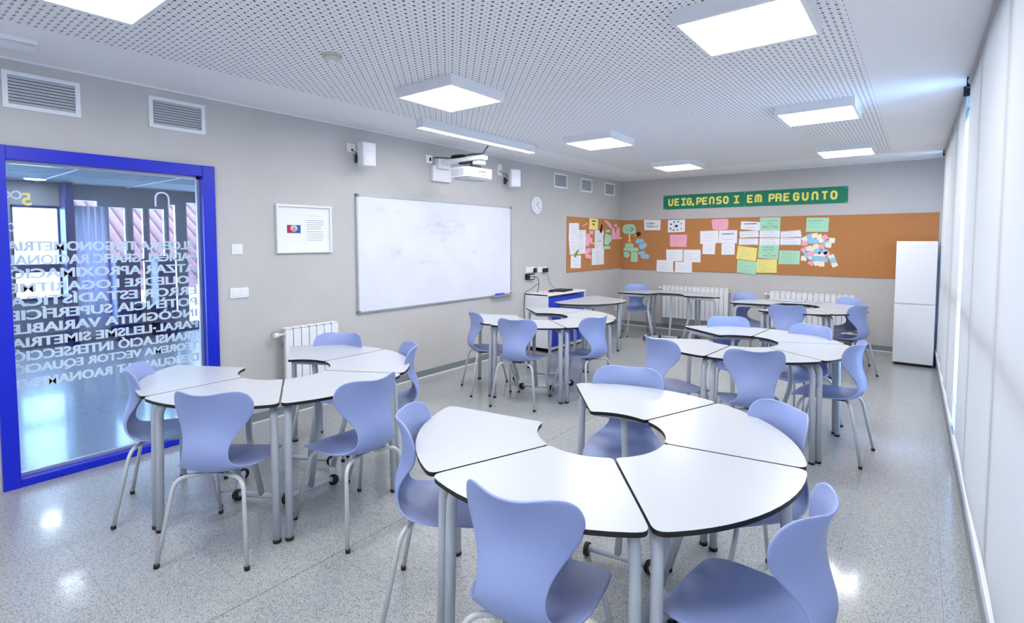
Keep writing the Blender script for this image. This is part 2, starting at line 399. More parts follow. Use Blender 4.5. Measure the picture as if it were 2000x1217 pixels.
# ------------------------------------------------------------------ vents on the left wall
def vent():
    e = empty('air_vent', '', 'vent', group='white louvred air vents high on the left wall')
    w, h, t = .20, .12, .028
    b = B(); box(b, 0, .012, -w, w, -h, -h+t); box(b, 0, .012, -w, w, h-t, h); box(b, 0, .012, -w, -w+t, -h+t, h-t); box(b, 0, .012, w-t, w, -h+t, h-t); obj('frame', b, M['white_metal'], e)
    b = B(); box(b, .0005, .002, -w+t, w-t, -h+t, h-t); obj('backing', b, M['void'], e)
    for k in range(9):
        b = B(); z = -h+t+.0105+(2*(h-t)-.012)*k/8.4
        xbox(b, Matrix.Translation((.0075, 0, z)) @ Matrix.Rotation(math.radians(-56), 4, 'Y'), .0165, 2*(w-t), .0022); obj('slat', b, M['vslat'], e)
    return e
vt = vent()
for i, (y, z, l) in enumerate([(.896, 2.637, 'air vent at the left edge, directly above the blue frame'), (1.71, 2.647, 'air vent above the right corner of the blue frame'),
        (7.305, 2.64, 'air vent above the clock end of the wall, nearest to the clock'), (8.14, 2.637, 'middle air vent of the three above the cork board'), (9.01, 2.637, 'air vent closest to the far corner of the room')]):
    o = vt if i == 0 else copy_tree(vt)
    o.location = (0, y, z); o['label'] = l
# ------------------------------------------------------------------ glazed screen
e = empty('glazed_screen', 'tall blue-framed glass screen covered in mirrored mathematics words', 'glass screen', (0, (GX0+GX1)/2, 0))
def ep(name, bm, m, x=None, sm=False, par=None):
    bmesh.ops.transform(bm, matrix=Matrix.Translation(e.location).inverted(), verts=bm.verts); return obj(name, bm, m, par or e, sm)
IY0, IY1, IZ0, IZ1 = .692, 1.868, .052, 2.181
b = B(); box(b, -.13, .035, GX0, IY0, 0, GZ1, .003); box(b, -.13, .035, IY1, GX1, 0, GZ1, .003)
box(b, -.13, .03, IY0, IY1, IZ1, GZ1, .003); box(b, -.13, .03, IY0, IY1, 0, IZ0, .003)
fr = ep('frame', b, M['blue'])
b = B(); box(b, -.075, -.045, IY0, IY1, IZ0, IZ0+.022); box(b, -.075, -.045, IY0, IY1, IZ1-.02, IZ1); box(b, -.075, -.045, IY0, IY0+.012, IZ0, IZ1); box(b, -.075, -.045, IY1-.02, IY1, IZ0, IZ1)
ep('glazing_bead', b, M['alu'])
b = B(); box(b, -.064, -.058, IY0+.012, IY1-.02, IZ0+.022, IZ1-.02); ep('glass', b, M['glass'])
rows = ["ÀLGEBRA TRIGONOMETRIA", "RADICAL GRÀFIC RACIONAL", "ATZAR APROXIMACIÓ", "POLIEDRE LOGARITME", "ERROR ESTADÍSTICA", "POTÈNCIA SUPERFÍCIE", "INCÒGNITA VARIABLE", "PARAL·LELISME SIMETRIA", "TRANSLACIÓ INTERSECCIÓ", "TEOREMA VECTOR EQUACIÓ", "DESIGUALTAT RAONAMENT"]
def accents(s): return any(c in s for c in 'ÀÈÍÒÓ')
b = B()
for i, r in enumerate(rows):
    z = 1.612-i*.0935; hh = .066
    if accents(r): hh = .086; z += .010
    for q in (-.0025, 0, .0025):
        mt = Matrix(((0, 0, 1, -.0565+q*.04), (-1, 0, 0, (.672+1.842)/2+q), (0, 1, 0, z), (0, 0, 0, 1)))
    # the words are set to be read from the hall, so they appear mirrored from the classroom
        text_bm(b, r, mt, w=1.842-.698, h=hh, bold=.02)
ep('lettering', b, M['vinyl'])
for s, y, z, h_ in (('∝', .735, 1.955, .06), ('0', .715, 1.74, .06), ('∩', 1.60, 1.98, .12)):
    b = B(); text_bm(b, s, Matrix(((0, 0, 1, -.0565), (-1, 0, 0, y), (0, 1, 0, z), (0, 0, 0, 1))), h=h_); ep('symbol', b, M['vinyl'])
b = B(); text_bm(b, '5', Matrix(((0, 0, 1, -.0565), (-1, 0, 0, .80), (0, 1, 0, 1.93), (0, 0, 0, 1))), h=.085, bold=.02); ep('yellow_symbol', b, M['pyellow'])
# ------------------------------------------------------------------ hall beyond the glass
HX = -6.0; HH = 2.55
b = B()
Hw = [(-.8, 1.15, .15, 2.35), (1.60, 2.17, .72, 2.19), (2.30, 2.66, .3, 2.3), (2.78, 3.04, 1.38, 2.21), (3.12, 3.30, .55, 2.21), (3.36, 3.62, 1.38, 2.21), (3.66, 3.80, .35, 2.3), (3.95, 4.5, .15, 2.35)]   # window openings y0,y1,z0,z1; first, third and last added to brighten hall and curtain
yy = -1.0
for (a, c, z0, z1) in Hw:
    box(b, HX-.15, HX, yy, a, 0, HH); box(b, HX-.15, HX, a, c, 0, z0); box(b, HX-.15, HX, a, c, z1, HH); yy = c
box(b, HX-.15, HX, yy, 6, 0, HH)
struct('wall_hall_far', b, M['hallwall'])
b = B(); box(b, HX, -.12, 4.6, 4.7, 0, HH); struct('wall_hall_right', b, M['hallwall'])
b = B(); box(b, HX, -.12, -1.1, -1.0, 0, HH); struct('wall_hall_left', b, M['hallwall'])
b = B(); box(b, HX-.15, -.12, -1.1, 4.7, HH, HH+.1); hc = struct('ceiling_hall', b, mat('hall_ceiling_tile', srgb(112, 118, 126), .8, noise=.2, nscale=60))
b = B()
for y in (-.4, .75, 1.9, 3.05, 4.2): box(b, HX, -.12, y-.012, y+.012, HH-.006, HH-.001)
for k in range(5): box(b, HX+.3+k*1.15-.012, HX+.3+k*1.15+.012, -1, 4.6, HH-.007, HH-.0015)
obj('grid_rail', b, M['trim_white'], hc)
b = B()
for (a, c, z0, z1) in Hw[:2]:
    box(b, HX-.08, HX-.02, a, c, 1.16, 1.29); box(b, HX-.08, HX-.02, a, a+.03, z0, z1); box(b, HX-.08, HX-.02, c-.03, c, z0, z1)
    box(b, HX-.08, HX-.02, a, c, z0, z0+.05); box(b, HX-.08, HX-.02, a, c, z1-.04, z1)
w2 = struct('window_2', b, M['navy'], 'bright hall window seen through the glass, with an unseen window added for light')
b = B(); box(b, HX-.055, HX-.05, Hw[1][0], Hw[1][1], Hw[1][2], Hw[1][3]); obj('glass', b, M['glass'], w2)
for i, q in enumerate(Hw[2:]):  # includes the added light openings behind the curtain and at the right end
    a, c, z0, z1 = q
    b = B(); box(b, HX-.08, HX-.02, a, a+.02, z0, z1); box(b, HX-.08, HX-.02, c-.02, c, z0, z1); box(b, HX-.08, HX-.02, a, c, 1.3, 1.34); struct('window_%d' % (i+3), b, M['alu'], 'hall window beyond the glass, in a row partly added for light')
e = empty('hall_downlight', 'round recessed light in the hall ceiling behind the glass', 'downlight', (-5.45, 1.80, HH), 0, 'round hall downlights')
HD = e
b = B(); cyl(b, (0, 0, -.012), (0, 0, 0), .13, seg=32); obj('rim', b, M['white_metal'], e)
b = B(); cyl(b, (0, 0, -.015), (0, 0, -.0125), .115, seg=32); obj('diffuser', b, M['hall_e'], e)
for x, y, l in ((-3.28, 1.58, 'hall downlight whose reflection glints on the floor left of centre'), (-3.36, .98, 'hall downlight whose reflection glints at the floor left edge'), (-3.6, 3.4, 'unseen hall downlight added to brighten the right of the hall')):
    o = copy_tree(HD); o.location = (x, y, HH); o['label'] = l  # last downlight is an unseen lamp added to brighten the hall
b = B(); n = 24
vs = [[b.verts.new((HX+.25+.035*math.sin(i*1.3), 2.28+.42*i/n, z)) for z in (.12, HH-.35)] for i in range(n+1)]
for i in range(n): b.faces.new((vs[i][0], vs[i+1][0], vs[i+1][1], vs[i][1])).smooth = True
cu = obj('curtain', b, M['curtain']); cu.modifiers.new('thickness', 'SOLIDIFY').thickness = .004
tag(cu, 'pale lilac hall curtain hanging beside the bright hall window', 'curtain')
b = B(); box(b, HX+.02, HX+.35, 2.16, 2.27, 0, HH-.01, .01); struct('trim_6', b, M['navy'], 'dark column in the hall')
for i, (a, c, zt, l) in enumerate([(2.76, 3.08, 1.36, 'navy hall locker left of the narrow bright windows'), (3.34, 3.60, 1.36, 'navy hall locker between the two narrow bright windows')]):
    e = empty('locker', l, 'locker', (HX+.02, (a+c)/2, 0), 0, 'navy lockers in the hall')
    b = B(); box(b, 0, .42, -(c-a)/2, (c-a)/2, 0, zt, .006); obj('body', b, M['navy'], e)
    b = B(); box(b, .42, .436, -(c-a)/2+.01, (c-a)/2-.01, .06, zt-.02, .003); dd = obj('door', b, M['navy'], e)
    b = B(); box(b, .436, .45, (c-a)/2-.05, (c-a)/2-.035, .7, .82); obj('handle', b, M['alu'], dd)
# outdoors beyond the hall windows
e = empty('apartment_building', 'pale apartment block seen through the bright hall window', 'building', (-30, 6, -8))
b = B(); box(b, -3, 0, -12, 10, 0, 22); obj('wall', b, M['facade'], e)
for i in range(7):
    for j in range(6):
        b = B(); box(b, 0, .05, -10+i*2.8, -8.8+i*2.8, 2+j*3, 3.5+j*3); obj('window', b, M['vslat'], e)
b = B()
for k in range(30):
    cyl(b, (-9.8, 3.9+k*.26, .6), (-14.5, 3.9+k*.26, 3.0), .14, seg=10)
t = obj('tiled_roof', b, M['roof']); tag(t, 'terracotta tiled roof put outdoors in place of a reflection in the glass', 'roof')  # roof modelled outdoors stands in for a reflection on the glass
# ------------------------------------------------------------------ wall fittings (left wall)
def at(name, label, cat, loc, group=None, rz=0): return empty(name, label, cat, loc, rz, group)
e = at('light_switch', 'single white switch beside the blue frame, the upper one', 'switch', (0, 2.139, 1.578), 'white wall switches')
b = B(); box(b, 0, .010, -.047, .047, -.045, .045, .003); obj('plate', b, M['white'], e)
b = B(); box(b, .010, .015, -.02, .028, -.022, .028, .002); obj('rocker', b, M['white'], e)
e = at('light_switch', 'double white switch beside the blue frame, below the single one', 'switch', (0, 2.149, 1.193), 'white wall switches')
b = B(); box(b, 0, .010, -.08, .08, -.045, .045, .003); obj('plate', b, M['white'], e)
for q in (-.036, .04):
    b = B(); box(b, .010, .015, q-.026, q+.026, -.028, .028, .002); obj('rocker', b, M['white'], e)
# framed picture
e = at('framed_picture', 'white framed print with a small portrait and lines of text', 'picture', (0, 2.775, 1.765))
b = B(); w, h, t = .286, .229, .02
box(b, 0, .03, -w, w, -h, -h+t, .002); box(b, 0, .03, -w, w, h-t, h, .002); box(b, 0, .03, -w, -w+t, -h+t, h-t, .002); box(b, 0, .03, w-t, w, -h+t, h-t, .002); obj('frame', b, M['white'], e)
b = B(); box(b, .002, .008, -w+t, w-t, -h+t, h-t); obj('mount', b, M['paper'], e)
b = B(); box(b, .008, .009, .0, w-t-.01, -h+t+.02, h-t-.02); obj('text_sheet', b, M['paper'], e)
b = B()
zz = .085
for k, wd in enumerate([.19, .18, .185, .155, .15, .18, .17, .19, .175, .165]):
    y = .022
    while y < .022+wd:
        l = random.uniform(.008, .022); box(b, .009, .0096, y, min(y+l, .022+wd), zz-.0022, zz+.0022); y += l+.004
    zz -= .0205 if k != 4 else .027
    if k == 4: obj('writing', b, M['ink'], e); b = B()
obj('writing', b, M['ink'], e)
b = B()
for k in range(9): box(b, .009, .0096, .03+k*.019, .042+k*.019, .125, .139-.004*(k % 3))
obj('heading', b, M['curtain'], e)
b = B(); box(b, .008, .0095, -.178, -.132, -.04, .037); po = obj('portrait', b, mat('crimson_print', srgb(180, 30, 70), .6), e)
b = B(); box(b, .008, .0095, -.132, -.042, -.04, .037, mi=0); obj('backdrop', b, mat('blue_print', srgb(30, 90, 170), .6), po)
def disc(bm, y, z, ry, rz_, x0, x1, mi=0, n=24):
    a = [bm.verts.new((x0, y+ry*math.cos(2*PI*k/n), z+rz_*math.sin(2*PI*k/n))) for k in range(n)]
    c = [bm.verts.new((x1, y+ry*math.cos(2*PI*k/n), z+rz_*math.sin(2*PI*k/n))) for k in range(n)]
    bm.faces.new(c).material_index = mi
    for k in range(n): bm.faces.new((a[k], a[(k+1) % n], c[(k+1) % n], c[k])).material_index = mi
b = B(); disc(b, -.109, .006, .036, .030, .0095, .0100); obj('hair', b, M['curtain'], po)
b = B(); disc(b, -.109, -.006, .019, .026, .0100, .0104); obj('face', b, mat('skin_print', srgb(214, 160, 140), .6), po)
b = B(); disc(b, -.116, .001, .003, .002, .0104, .0107); disc(b, -.102, .001, .003, .002, .0104, .0107); disc(b, -.109, -.018, .006, .0018, .0104, .0107); obj('features', b, M['inkd'], po)
# whiteboard
e = at('whiteboard', 'large white dry-erase board on the grey wall, faintly smudged', 'whiteboard', (0, 4.672, 1.512))
w, h, t = 1.3175, .638, .022
b = B(); box(b, .004, .014, -w+t, w-t, -h+t, h-t); obj('surface', b, M['board'], e)
b = B(); box(b, 0, .022, -w, w, -h, -h+t, .002); box(b, 0, .022, -w, w, h-t, h, .002); box(b, 0, .022, -w, -w+t, -h+t, h-t, .002); box(b, 0, .022, w-t, w, -h+t, h-t, .002); obj('frame', b, M['alu'], e)
for sy in (-1, 1):
    for sz in (-1, 1):
        b = B(); box(b, -.001, .026, min(sy*w, sy*(w-.035)), max(sy*w, sy*(w-.035)), min(sz*h, sz*(h-.035)), max(sz*h, sz*(h-.035)), .003); obj('corner_cap', b, M['skirting'], e)
b = B(); box(b, .02, .085, .86, w+.01, -h+.005, -h+.012); box(b, .08, .085, .86, w+.01, -h+.012, -h+.022); obj('pen_tray', b, M['alu'], e)
zt = 1.512-.638+.012
b = B(); box(b, .03, .075, 5.60, 5.77, zt, zt+.032, .01); tag(obj('eraser', b, M['blue_panel']), 'blue board eraser lying on the whiteboard pen tray', 'eraser')
b = B(); cyl(b, (.055, 5.80, zt+.009), (.055, 5.93, zt+.009), .009, seg=12); tag(obj('marker_pen', b, mat('ochre_pen', srgb(196, 146, 70), .5)), 'ochre marker pen lying beside the blue eraser on the tray', 'pen')
# smudges on the board
def smudge_material():
    m = M['board']; nt = m.node_tree; N = nt.nodes; L = nt.links; p = N['Principled BSDF']
    tc = N.new('ShaderNodeTexCoord'); base = [l for l in nt.links if l.to_socket == p.inputs['Base Color']][0].from_socket
    fac = None
    for (y, z, ry, rz, st) in ((-.05, .30, .55, .20, .5), (-.78, -.02, .12, .18, .55), (.52, .0, .09, .08, .6), (.0, .12, .3, .12, .35), (-.9, .5, .3, .08, .3), (-.3, -.13, .35, .05, .35)):
        mp = N.new('ShaderNodeMapping'); mp.inputs['Location'].default_value = (0, -y/ry, -z/rz); mp.inputs['Scale'].default_value = (0, 1/ry, 1/rz)
        L.new(tc.outputs['Object'], mp.inputs[0]); ln = N.new('ShaderNodeVectorMath'); ln.operation = 'LENGTH'; L.new(mp.outputs[0], ln.inputs[0])
        mr = N.new('ShaderNodeMapRange'); mr.inputs[1].default_value = 0; mr.inputs[2].default_value = 1; mr.inputs[3].default_value = st; mr.inputs[4].default_value = 0; L.new(ln.outputs['Value'], mr.inputs[0])
        if fac is None: fac = mr.outputs[0]
        else:
            a = N.new('ShaderNodeMath'); a.operation = 'ADD'; L.new(fac, a.inputs[0]); L.new(mr.outputs[0], a.inputs[1]); fac = a.outputs[0]
    n = N.new('ShaderNodeTexNoise'); n.inputs['Scale'].default_value = 9; n.inputs['Detail'].default_value = 8
    mp = N.new('ShaderNodeMapping'); mp.inputs['Scale'].default_value = (1, .6, 1.6); L.new(tc.outputs['Object'], mp.inputs[0]); L.new(mp.outputs[0], n.inputs['Vector'])
    r = N.new('ShaderNodeMapRange'); r.inputs[1].default_value = .42; r.inputs[2].default_value = .68; L.new(n.outputs['Fac'], r.inputs[0])
    a = N.new('ShaderNodeMath'); a.operation = 'MULTIPLY'; a.use_clamp = True; L.new(fac, a.inputs[0]); L.new(r.outputs[0], a.inputs[1])
    x = N.new('ShaderNodeMix'); x.data_type = 'RGBA'; L.new(a.outputs[0], x.inputs[0]); L.new(base, x.inputs[6]); x.inputs[7].default_value = srgb(176, 172, 176)
    L.new(x.outputs[2], p.inputs['Base Color'])
smudge_material()
# speakers
def speaker(label, loc, ang):
    e = empty('wall_speaker', label, 'speaker', loc, ang, 'white loudspeakers either side of the projector')
    b = B(); box(b, -.07, .055, -.078, .078, -.125, .125, .018); bd = obj('cabinet', b, M['white'], e)
    b = B(); box(b, .05, .068, -.070, .070, -.117, .117, .012); g = obj('grille', b, M['white'], e)
    b = B(); cyl(b, (.066, 0, -.035), (.0715, 0, -.035), .05, seg=28); cyl(b, (.066, 0, .06), (.0715, 0, .06), .022, seg=20); obj('cone', b, M['plaster'], g)
    return e
s1 = speaker('white wall speaker left of the projector', (.175, 3.385, 2.537), math.radians(-14))
s2 = speaker('white wall speaker right of the projector, near the clock', (.175, 5.86, 2.53), math.radians(-34))
for s, lab, py, pz, ph in ((s1, 'plate behind the left speaker', 3.312, 2.617, .045), (s2, 'plate behind the right speaker', 5.735, 2.65, .08)):
    e = at('socket_plate', 'white socket '+lab, 'socket', (0, py, pz), 'socket plates behind the speakers')
    b = B(); box(b, 0, .012, -.05, .05, -ph, ph, .003); obj('plate', b, M['white'], e)
    b = B(); cyl(b, (.011, .01, -.02), (.014, .01, -.02), .012, seg=14); obj('jack', b, M['black'], e)
    tb = B(); sx_, sy_, sz_ = s.location
    tube(tb, [(0.0, sy_-.0, sz_-.02), (.05, sy_, sz_-.02), (sx_-.06, sy_, sz_)], .012, .03); xbox(tb, Matrix.Translation((.006, sy_, sz_-.02)), .012, .05, .09)
    bmesh.ops.transform(tb, matrix=(Matrix.Translation(s.location) @ Matrix.Rotation(s.rotation_euler.z, 4, 'Z')).inverted(), verts=tb.verts)
    obj('bracket', tb, M['dark'], s)
    tb = B(); tube(tb, [(.013, py+.01, pz-.02), (.05, py+.03, pz-.05), (.07, (py+sy_)/2+.02, pz-.06), (.10, sy_-.03, sz_)], .004, .03, seg=8)
    tag(obj('speaker_cable', tb, M['black']), 'short black cable from the wall plate to the '+('left' if s is s1 else 'right')+' speaker', 'cable')
# projector with wall arm
e = at('projector_mount', 'white wall arm and cover plate carrying the projector', 'projector mount', (0, 4.59, 2.5))
b = B(); box(b, 0, .045, -.155, .155, -.12, .07, .006); obj('cover_plate', b, M['white'], e)
b = B(); box(b, .0, .09, -.10, .09, .03, .15, .008); box(b, .05, .74, -.055, .055, .085, .135, .014); obj('arm', b, M['white'], e)
b = B(); box(b, .35, .62, -.03, .03, .06, .084); cyl(b, (.55, 0, .0), (.55, 0, .09), .03); box(b, .48, .62, -.07, .07, .01, .03); obj('swivel_joint', b, M['dark'], e)
b = B(); box(b, .58, .70, -.045, .06, .035, .08, .01); obj('adjuster', b, M['white'], e)
e = at('projector', 'white ceiling projector hanging below the wall arm above the whiteboard', 'projector', (.555, 4.56, 2.425), math.radians(11))
b = B()
poly = round_poly([(-.145, -.21), (.135, -.21), (.145, .21), (-.145, .21)], .03)
prism(b, poly, -.045, .065)
pr = round_poly([(-.10, -.17), (.10, -.17), (.10, .17), (-.10, .17)], .05); 
a_ = [b.verts.new((x, y, -.065)) for x, y in pr]
b.faces.new(a_[::-1])
obj('body', b, M['white'], e)
b = B(); prism(b, round_poly([(-.12, -.19), (.12, -.19), (.12, .19), (-.12, .19)], .05), -.066, -.0445); obj('underside', b, M['vslat'], e)
b = B()
for k in range(14): box(b, -.12+k*.014, -.112+k*.014, -.213, -.209, -.03, .05)
obj('air_grille', b, M['vslat'], e)
b = B()
for k in range(4): box(b, .141, .1425, -.02+k*.028, -.004+k*.028, .015, .032)
cyl(b, (.1395, .05, -.02), (.144, .05, -.02), .008, seg=12)
obj('front_marks', b, M['dark'], e)
b = B(); cyl(b, (-.0, .0, .065), (0, 0, .083), .035); obj('lens_hump', b, M['white'], e)
# cables on the arm
b = B(); pts = []
for k in range(40):
    a = k/39*2*PI*2.5; pts.append((.30+.10*math.cos(a), 4.60+.055*math.sin(a), 2.645+.0009*k))
tube(b, pts, .007, seg=6); tube(b, [(.013, 4.47, 2.655), (.06, 4.46, 2.66), (.12, 4.52, 2.655), (.22, 4.60, 2.65)], .006, .03, seg=6)
tube(b, [(.38, 4.6, 2.66), (.5, 4.58, 2.665), (.66, 4.60, 2.66), (.69, 4.61, 2.66), (.70, 4.63, 2.70), (.71, 4.68, 2.76)], .007, .03, seg=6)
tag(obj('projector_cable', b, M['black']), 'coiled black cables lying on top of the projector arm', 'cable')
e = at('socket_plate', 'white socket plate at the top left of the projector arm plate', 'socket', (0, 4.40, 2.635))
b = B(); box(b, 0, .012, -.05, .05, -.05, .05, .003); obj('plate', b, M['white'], e)
b = B(); box(b, .0115, .015, .005, .03, -.02, .02); obj('jack', b, M['black'], e)
# clock
e = at('wall_clock', 'small round white wall clock above the cabinet', 'clock', (0, 6.614, 2.203))
b = B(); cyl(b, (0, 0, 0), (.03, 0, 0), .132, seg=48); obj('case', b, M['white'], e)
b = B(); cyl(b, (.0301, 0, 0), (.031, 0, 0), .115, seg=48); obj('face', b, M['paper'], e)
b = B()
for k in range(1, 13):
    a = PI/2-k*PI/6; text_bm(b, str(k), Matrix(((0, 0, 1, .032), (1, 0, 0, .092*math.cos(a)), (0, 1, 0, .092*math.sin(a)), (0, 0, 0, 1))), h=.022)
obj('numerals', b, M['ink'], e)
for nm, deg, ln, wd in (('hour_hand', 15, .05, .009), ('minute_hand', 128, .08, .006)):
    b = B(); a = math.radians(90-deg)
    xbox(b, Matrix(((0, 0, 1, .0335), (math.cos(a), -math.sin(a), 0, math.cos(a)*ln/2), (math.sin(a), math.cos(a), 0, math.sin(a)*ln/2), (0, 0, 0, 1))), ln+.02, wd, .001); obj(nm, b, M['inkd'], e)
# sockets by the cabinet
e = at('wall_socket', 'white double socket above the cabinet, the one with a black adapter block', 'socket', (0, 6.47, 1.215), 'sockets above the cabinet')
b = B(); box(b, 0, .012, -.115, .115, -.045, .045, .003); obj('plate', b, M['white'], e)
b = B(); box(b, .012, .05, .07, .12, -.05, .02, .004); obj('plug', b, M['black'], e)
e = at('wall_socket', 'white double socket above the cabinet, the right one with a charger', 'socket', (0, 6.785, 1.205), 'sockets above the cabinet')
b = B(); box(b, 0, .012, -.12, .12, -.045, .045, .003); obj('plate', b, M['white'], e)
b = B(); box(b, .012, .05, .0, .115, -.045, .02, .005); obj('charger', b, M['black'], e)
e = at('power_strip', 'black and white multi-way socket block hanging below the left socket', 'power strip', (0, 6.44, 1.11))
b = B(); box(b, .004, .05, -.10, .10, -.045, .045, .006); obj('body', b, M['black'], e)
b = B()
for i in range(4):
    for j in range(2): box(b, .05, .053, -.03+i*.032, -.008+i*.032, -.03+j*.035, -.008+j*.035)
obj('outlets', b, M['white'], e)
b = B(); tube(b, [(.055, 6.50, 1.10), (.08, 6.56, 1.10), (.09, 6.58, 1.02), (.09, 6.57, .93), (.12, 6.50, .872)], .005, .03, seg=8); tag(obj('power_cable', b, M['black']), 'thick black power cable from the multi-way block to the cabinet top', 'cable')
b = B(); tube(b, [(.05, 6.86, 1.16), (.06, 6.88, 1.05), (.08, 6.93, .95), (.14, 7.0, .885), (.2, 6.98, .872)], .003, .05, seg=6); tag(obj('charger_cable', b, M['black']), 'thin dark charger cable dropping to the laptop', 'cable')
b = B(); tube(b, [(.09, 6.56, 1.0), (.06, 6.45, .93), (.02, 6.31, .88), (.012, 6.30, .6), (.02, 6.31, .42), (.012, 6.28, .2)], .004, .04, seg=6); tag(obj('data_cable', b, M['dark']), 'thin cable running down the wall beside the cabinet', 'cable')
# low cabinet
e = at('low_cabinet', 'low white cabinet with a bright blue front, against the left wall', 'cabinet', (0, 6.34, 0))
CL = 1.08; b = B()
box(b, .006, .42, 0, .02, .03, .86); box(b, .006, .42, CL-.02, CL, .03, .86); box(b, .006, .43, 0, CL, .84, .865, .003); box(b, .006, .42, 0, CL, .03, .065); box(b, .006, .02, .02, CL-.02, .065, .84); obj('carcass', b, M['white'], e)
for k in range(2):
    b = B(); y0 = .035+k*(CL-.07)/2; box(b, .395, .415, y0+.002, y0+(CL-.07)/2-.002, .07, .80, .002); dd = obj('door', b, M['blue_panel'], e)
    b = B(); y = y0+((CL-.07)/2-.03 if k == 0 else .03); box(b, .415, .425, y-.005, y+.005, .4, .5); obj('handle', b, M['blue'], dd)
b = B(); box(b, .03, .40, .03, CL-.03, 0, .03); obj('plinth', b, M['black'], e)
e = at('laptop', 'closed black laptop lying on the blue and white cabinet', 'laptop', (.235, 7.0, .865), rz=math.radians(6))
b = B(); box(b, -.12, .12, -.17, .17, 0, .014, .004); obj('base', b, M['black'], e)
b = B(); box(b, -.12, .12, -.17, .17, .0145, .024, .003); obj('lid', b, M['black'], e)
b = B(); box(b, .20, .26, 6.70, 6.77, .865, .90, .01); box(b, .15, .20, 6.74, 6.80, .865, .885, .006); tag(obj('charger_block', b, M['black']), 'small black charger block beside the laptop on the cabinet', 'charger')
b = B()
for k in range(2): tube(b, [(.25+.05*math.cos(a/10*PI), 6.55+.06*math.sin(a/10*PI), .868+k*.006) for a in range(21)], .003, seg=6)
tag(obj('pink_cable', b, M['ppink']), 'coiled pink cable on the near end of the cabinet', 'cable')
# radiators
def radiator(name_lab, loc, rz, n, valve_side, grp='white aluminium radiators'):
    e = empty('radiator', name_lab, 'radiator', loc, rz, grp)     # local: x along, y out of the wall (negative = into wall)
    p = .0795
    for k in range(n):
        b = B(); x = k*p
        box(b, x+.003, x+p-.003, .075, .085, 0, .585, .004); box(b, x+.03, x+.05, .0, .075, .02, .58); box(b, x+.006, x+p-.006, -.01, .075, .588, .6, .004); box(b, x+.008, x+p-.008, .0, .075, .0, .02)
        obj('fin', b, M['white_metal'], e)
    b = B(); tube(b, [(.0, .035, .54), (n*p, .035, .54)], .016); tube(b, [(.0, .035, .04), (n*p, .035, .04)], .016)
    for q in (.1*n*p, .9*n*p): box(b, q-.01, q+.01, -.045, .0, .45, .5)
    obj('header_tube', b, M['white_metal'], e)
    x = -.02 if valve_side < 0 else n*p+.02
    b = B(); cyl(b, (x+.02*(-valve_side), .035, .54), (x+valve_side*.02, .035, .54), .012); cyl(b, (x+valve_side*.02, .035, .54), (x+valve_side*.065, .035, .54), .022, .026, seg=20)
    v = obj('valve', b, M['white'], e)
    b = B(); tube(b, [(x+valve_side*.02, .035, .54), (x+valve_side*.02, -.04, .54)], .008); cyl(b, (x+valve_side*.02, -.046, .54), (x+valve_side*.02, -.038, .54), .025, seg=18); obj('pipe', b, M['alu'], v)
    return e
radiator('white radiator under the framed picture, behind the left table ring', (.05, 2.49, .245), PI/2, 7, -1).scale = (1, -1, 1)
r2 = radiator('white radiator on the back wall, the left one', (.915, D-.05, .233), 0, 15, -1); r2.scale = (1, -1, 1)
r3 = radiator('white radiator on the back wall, the right one', (2.765, D-.05, .228), 0, 15, -1); r3.scale = (1, -1, 1)
e = at('wall_socket', 'small white socket low on the left wall near the far corner', 'socket', (0, 9.35, .33))
b = B(); box(b, 0, .012, -.045, .045, -.04, .04, .003); obj('plate', b, M['white'], e)
b = B(); box(b, .012, .0135, -.02, .02, -.018, .018); obj('outlet', b, M['vslat'], e)
# tall cabinet
e = empty('tall_cabinet', 'tall white two-part cabinet at the back beside the blinds', 'cabinet', (4.475, 8.63, 0))
b = B(); box(b, 0, .435, .02, .82, .035, 1.655, .003); obj('carcass', b, M['white_metal'], e)
b = B(); box(b, .002, .433, 0, .019, .04, .818, .004); obj('door', b, M['white_metal'], e)
b = B(); box(b, .002, .433, 0, .019, .832, 1.65, .004); obj('door', b, M['white_metal'], e)
b = B(); box(b, .02, .42, .03, .80, 0, .035); obj('plinth', b, M['black'], e)
# ------------------------------------------------------------------ cork boards
CT, CB = 2.068, 1.112
b = B(); box(b, .001, .012, 7.505, D-.014, CB+.01, CT, .002); tag(obj('cork_board', b, M['cork']), 'cork pinboard section on the left wall', 'cork board')
b = B(); box(b, .001, 4.925, D-.012, D-.001, CB-.01, CT-.005, .002); tag(obj('cork_board', b, M['cork']), 'long cork pinboard running across the back wall', 'cork board')
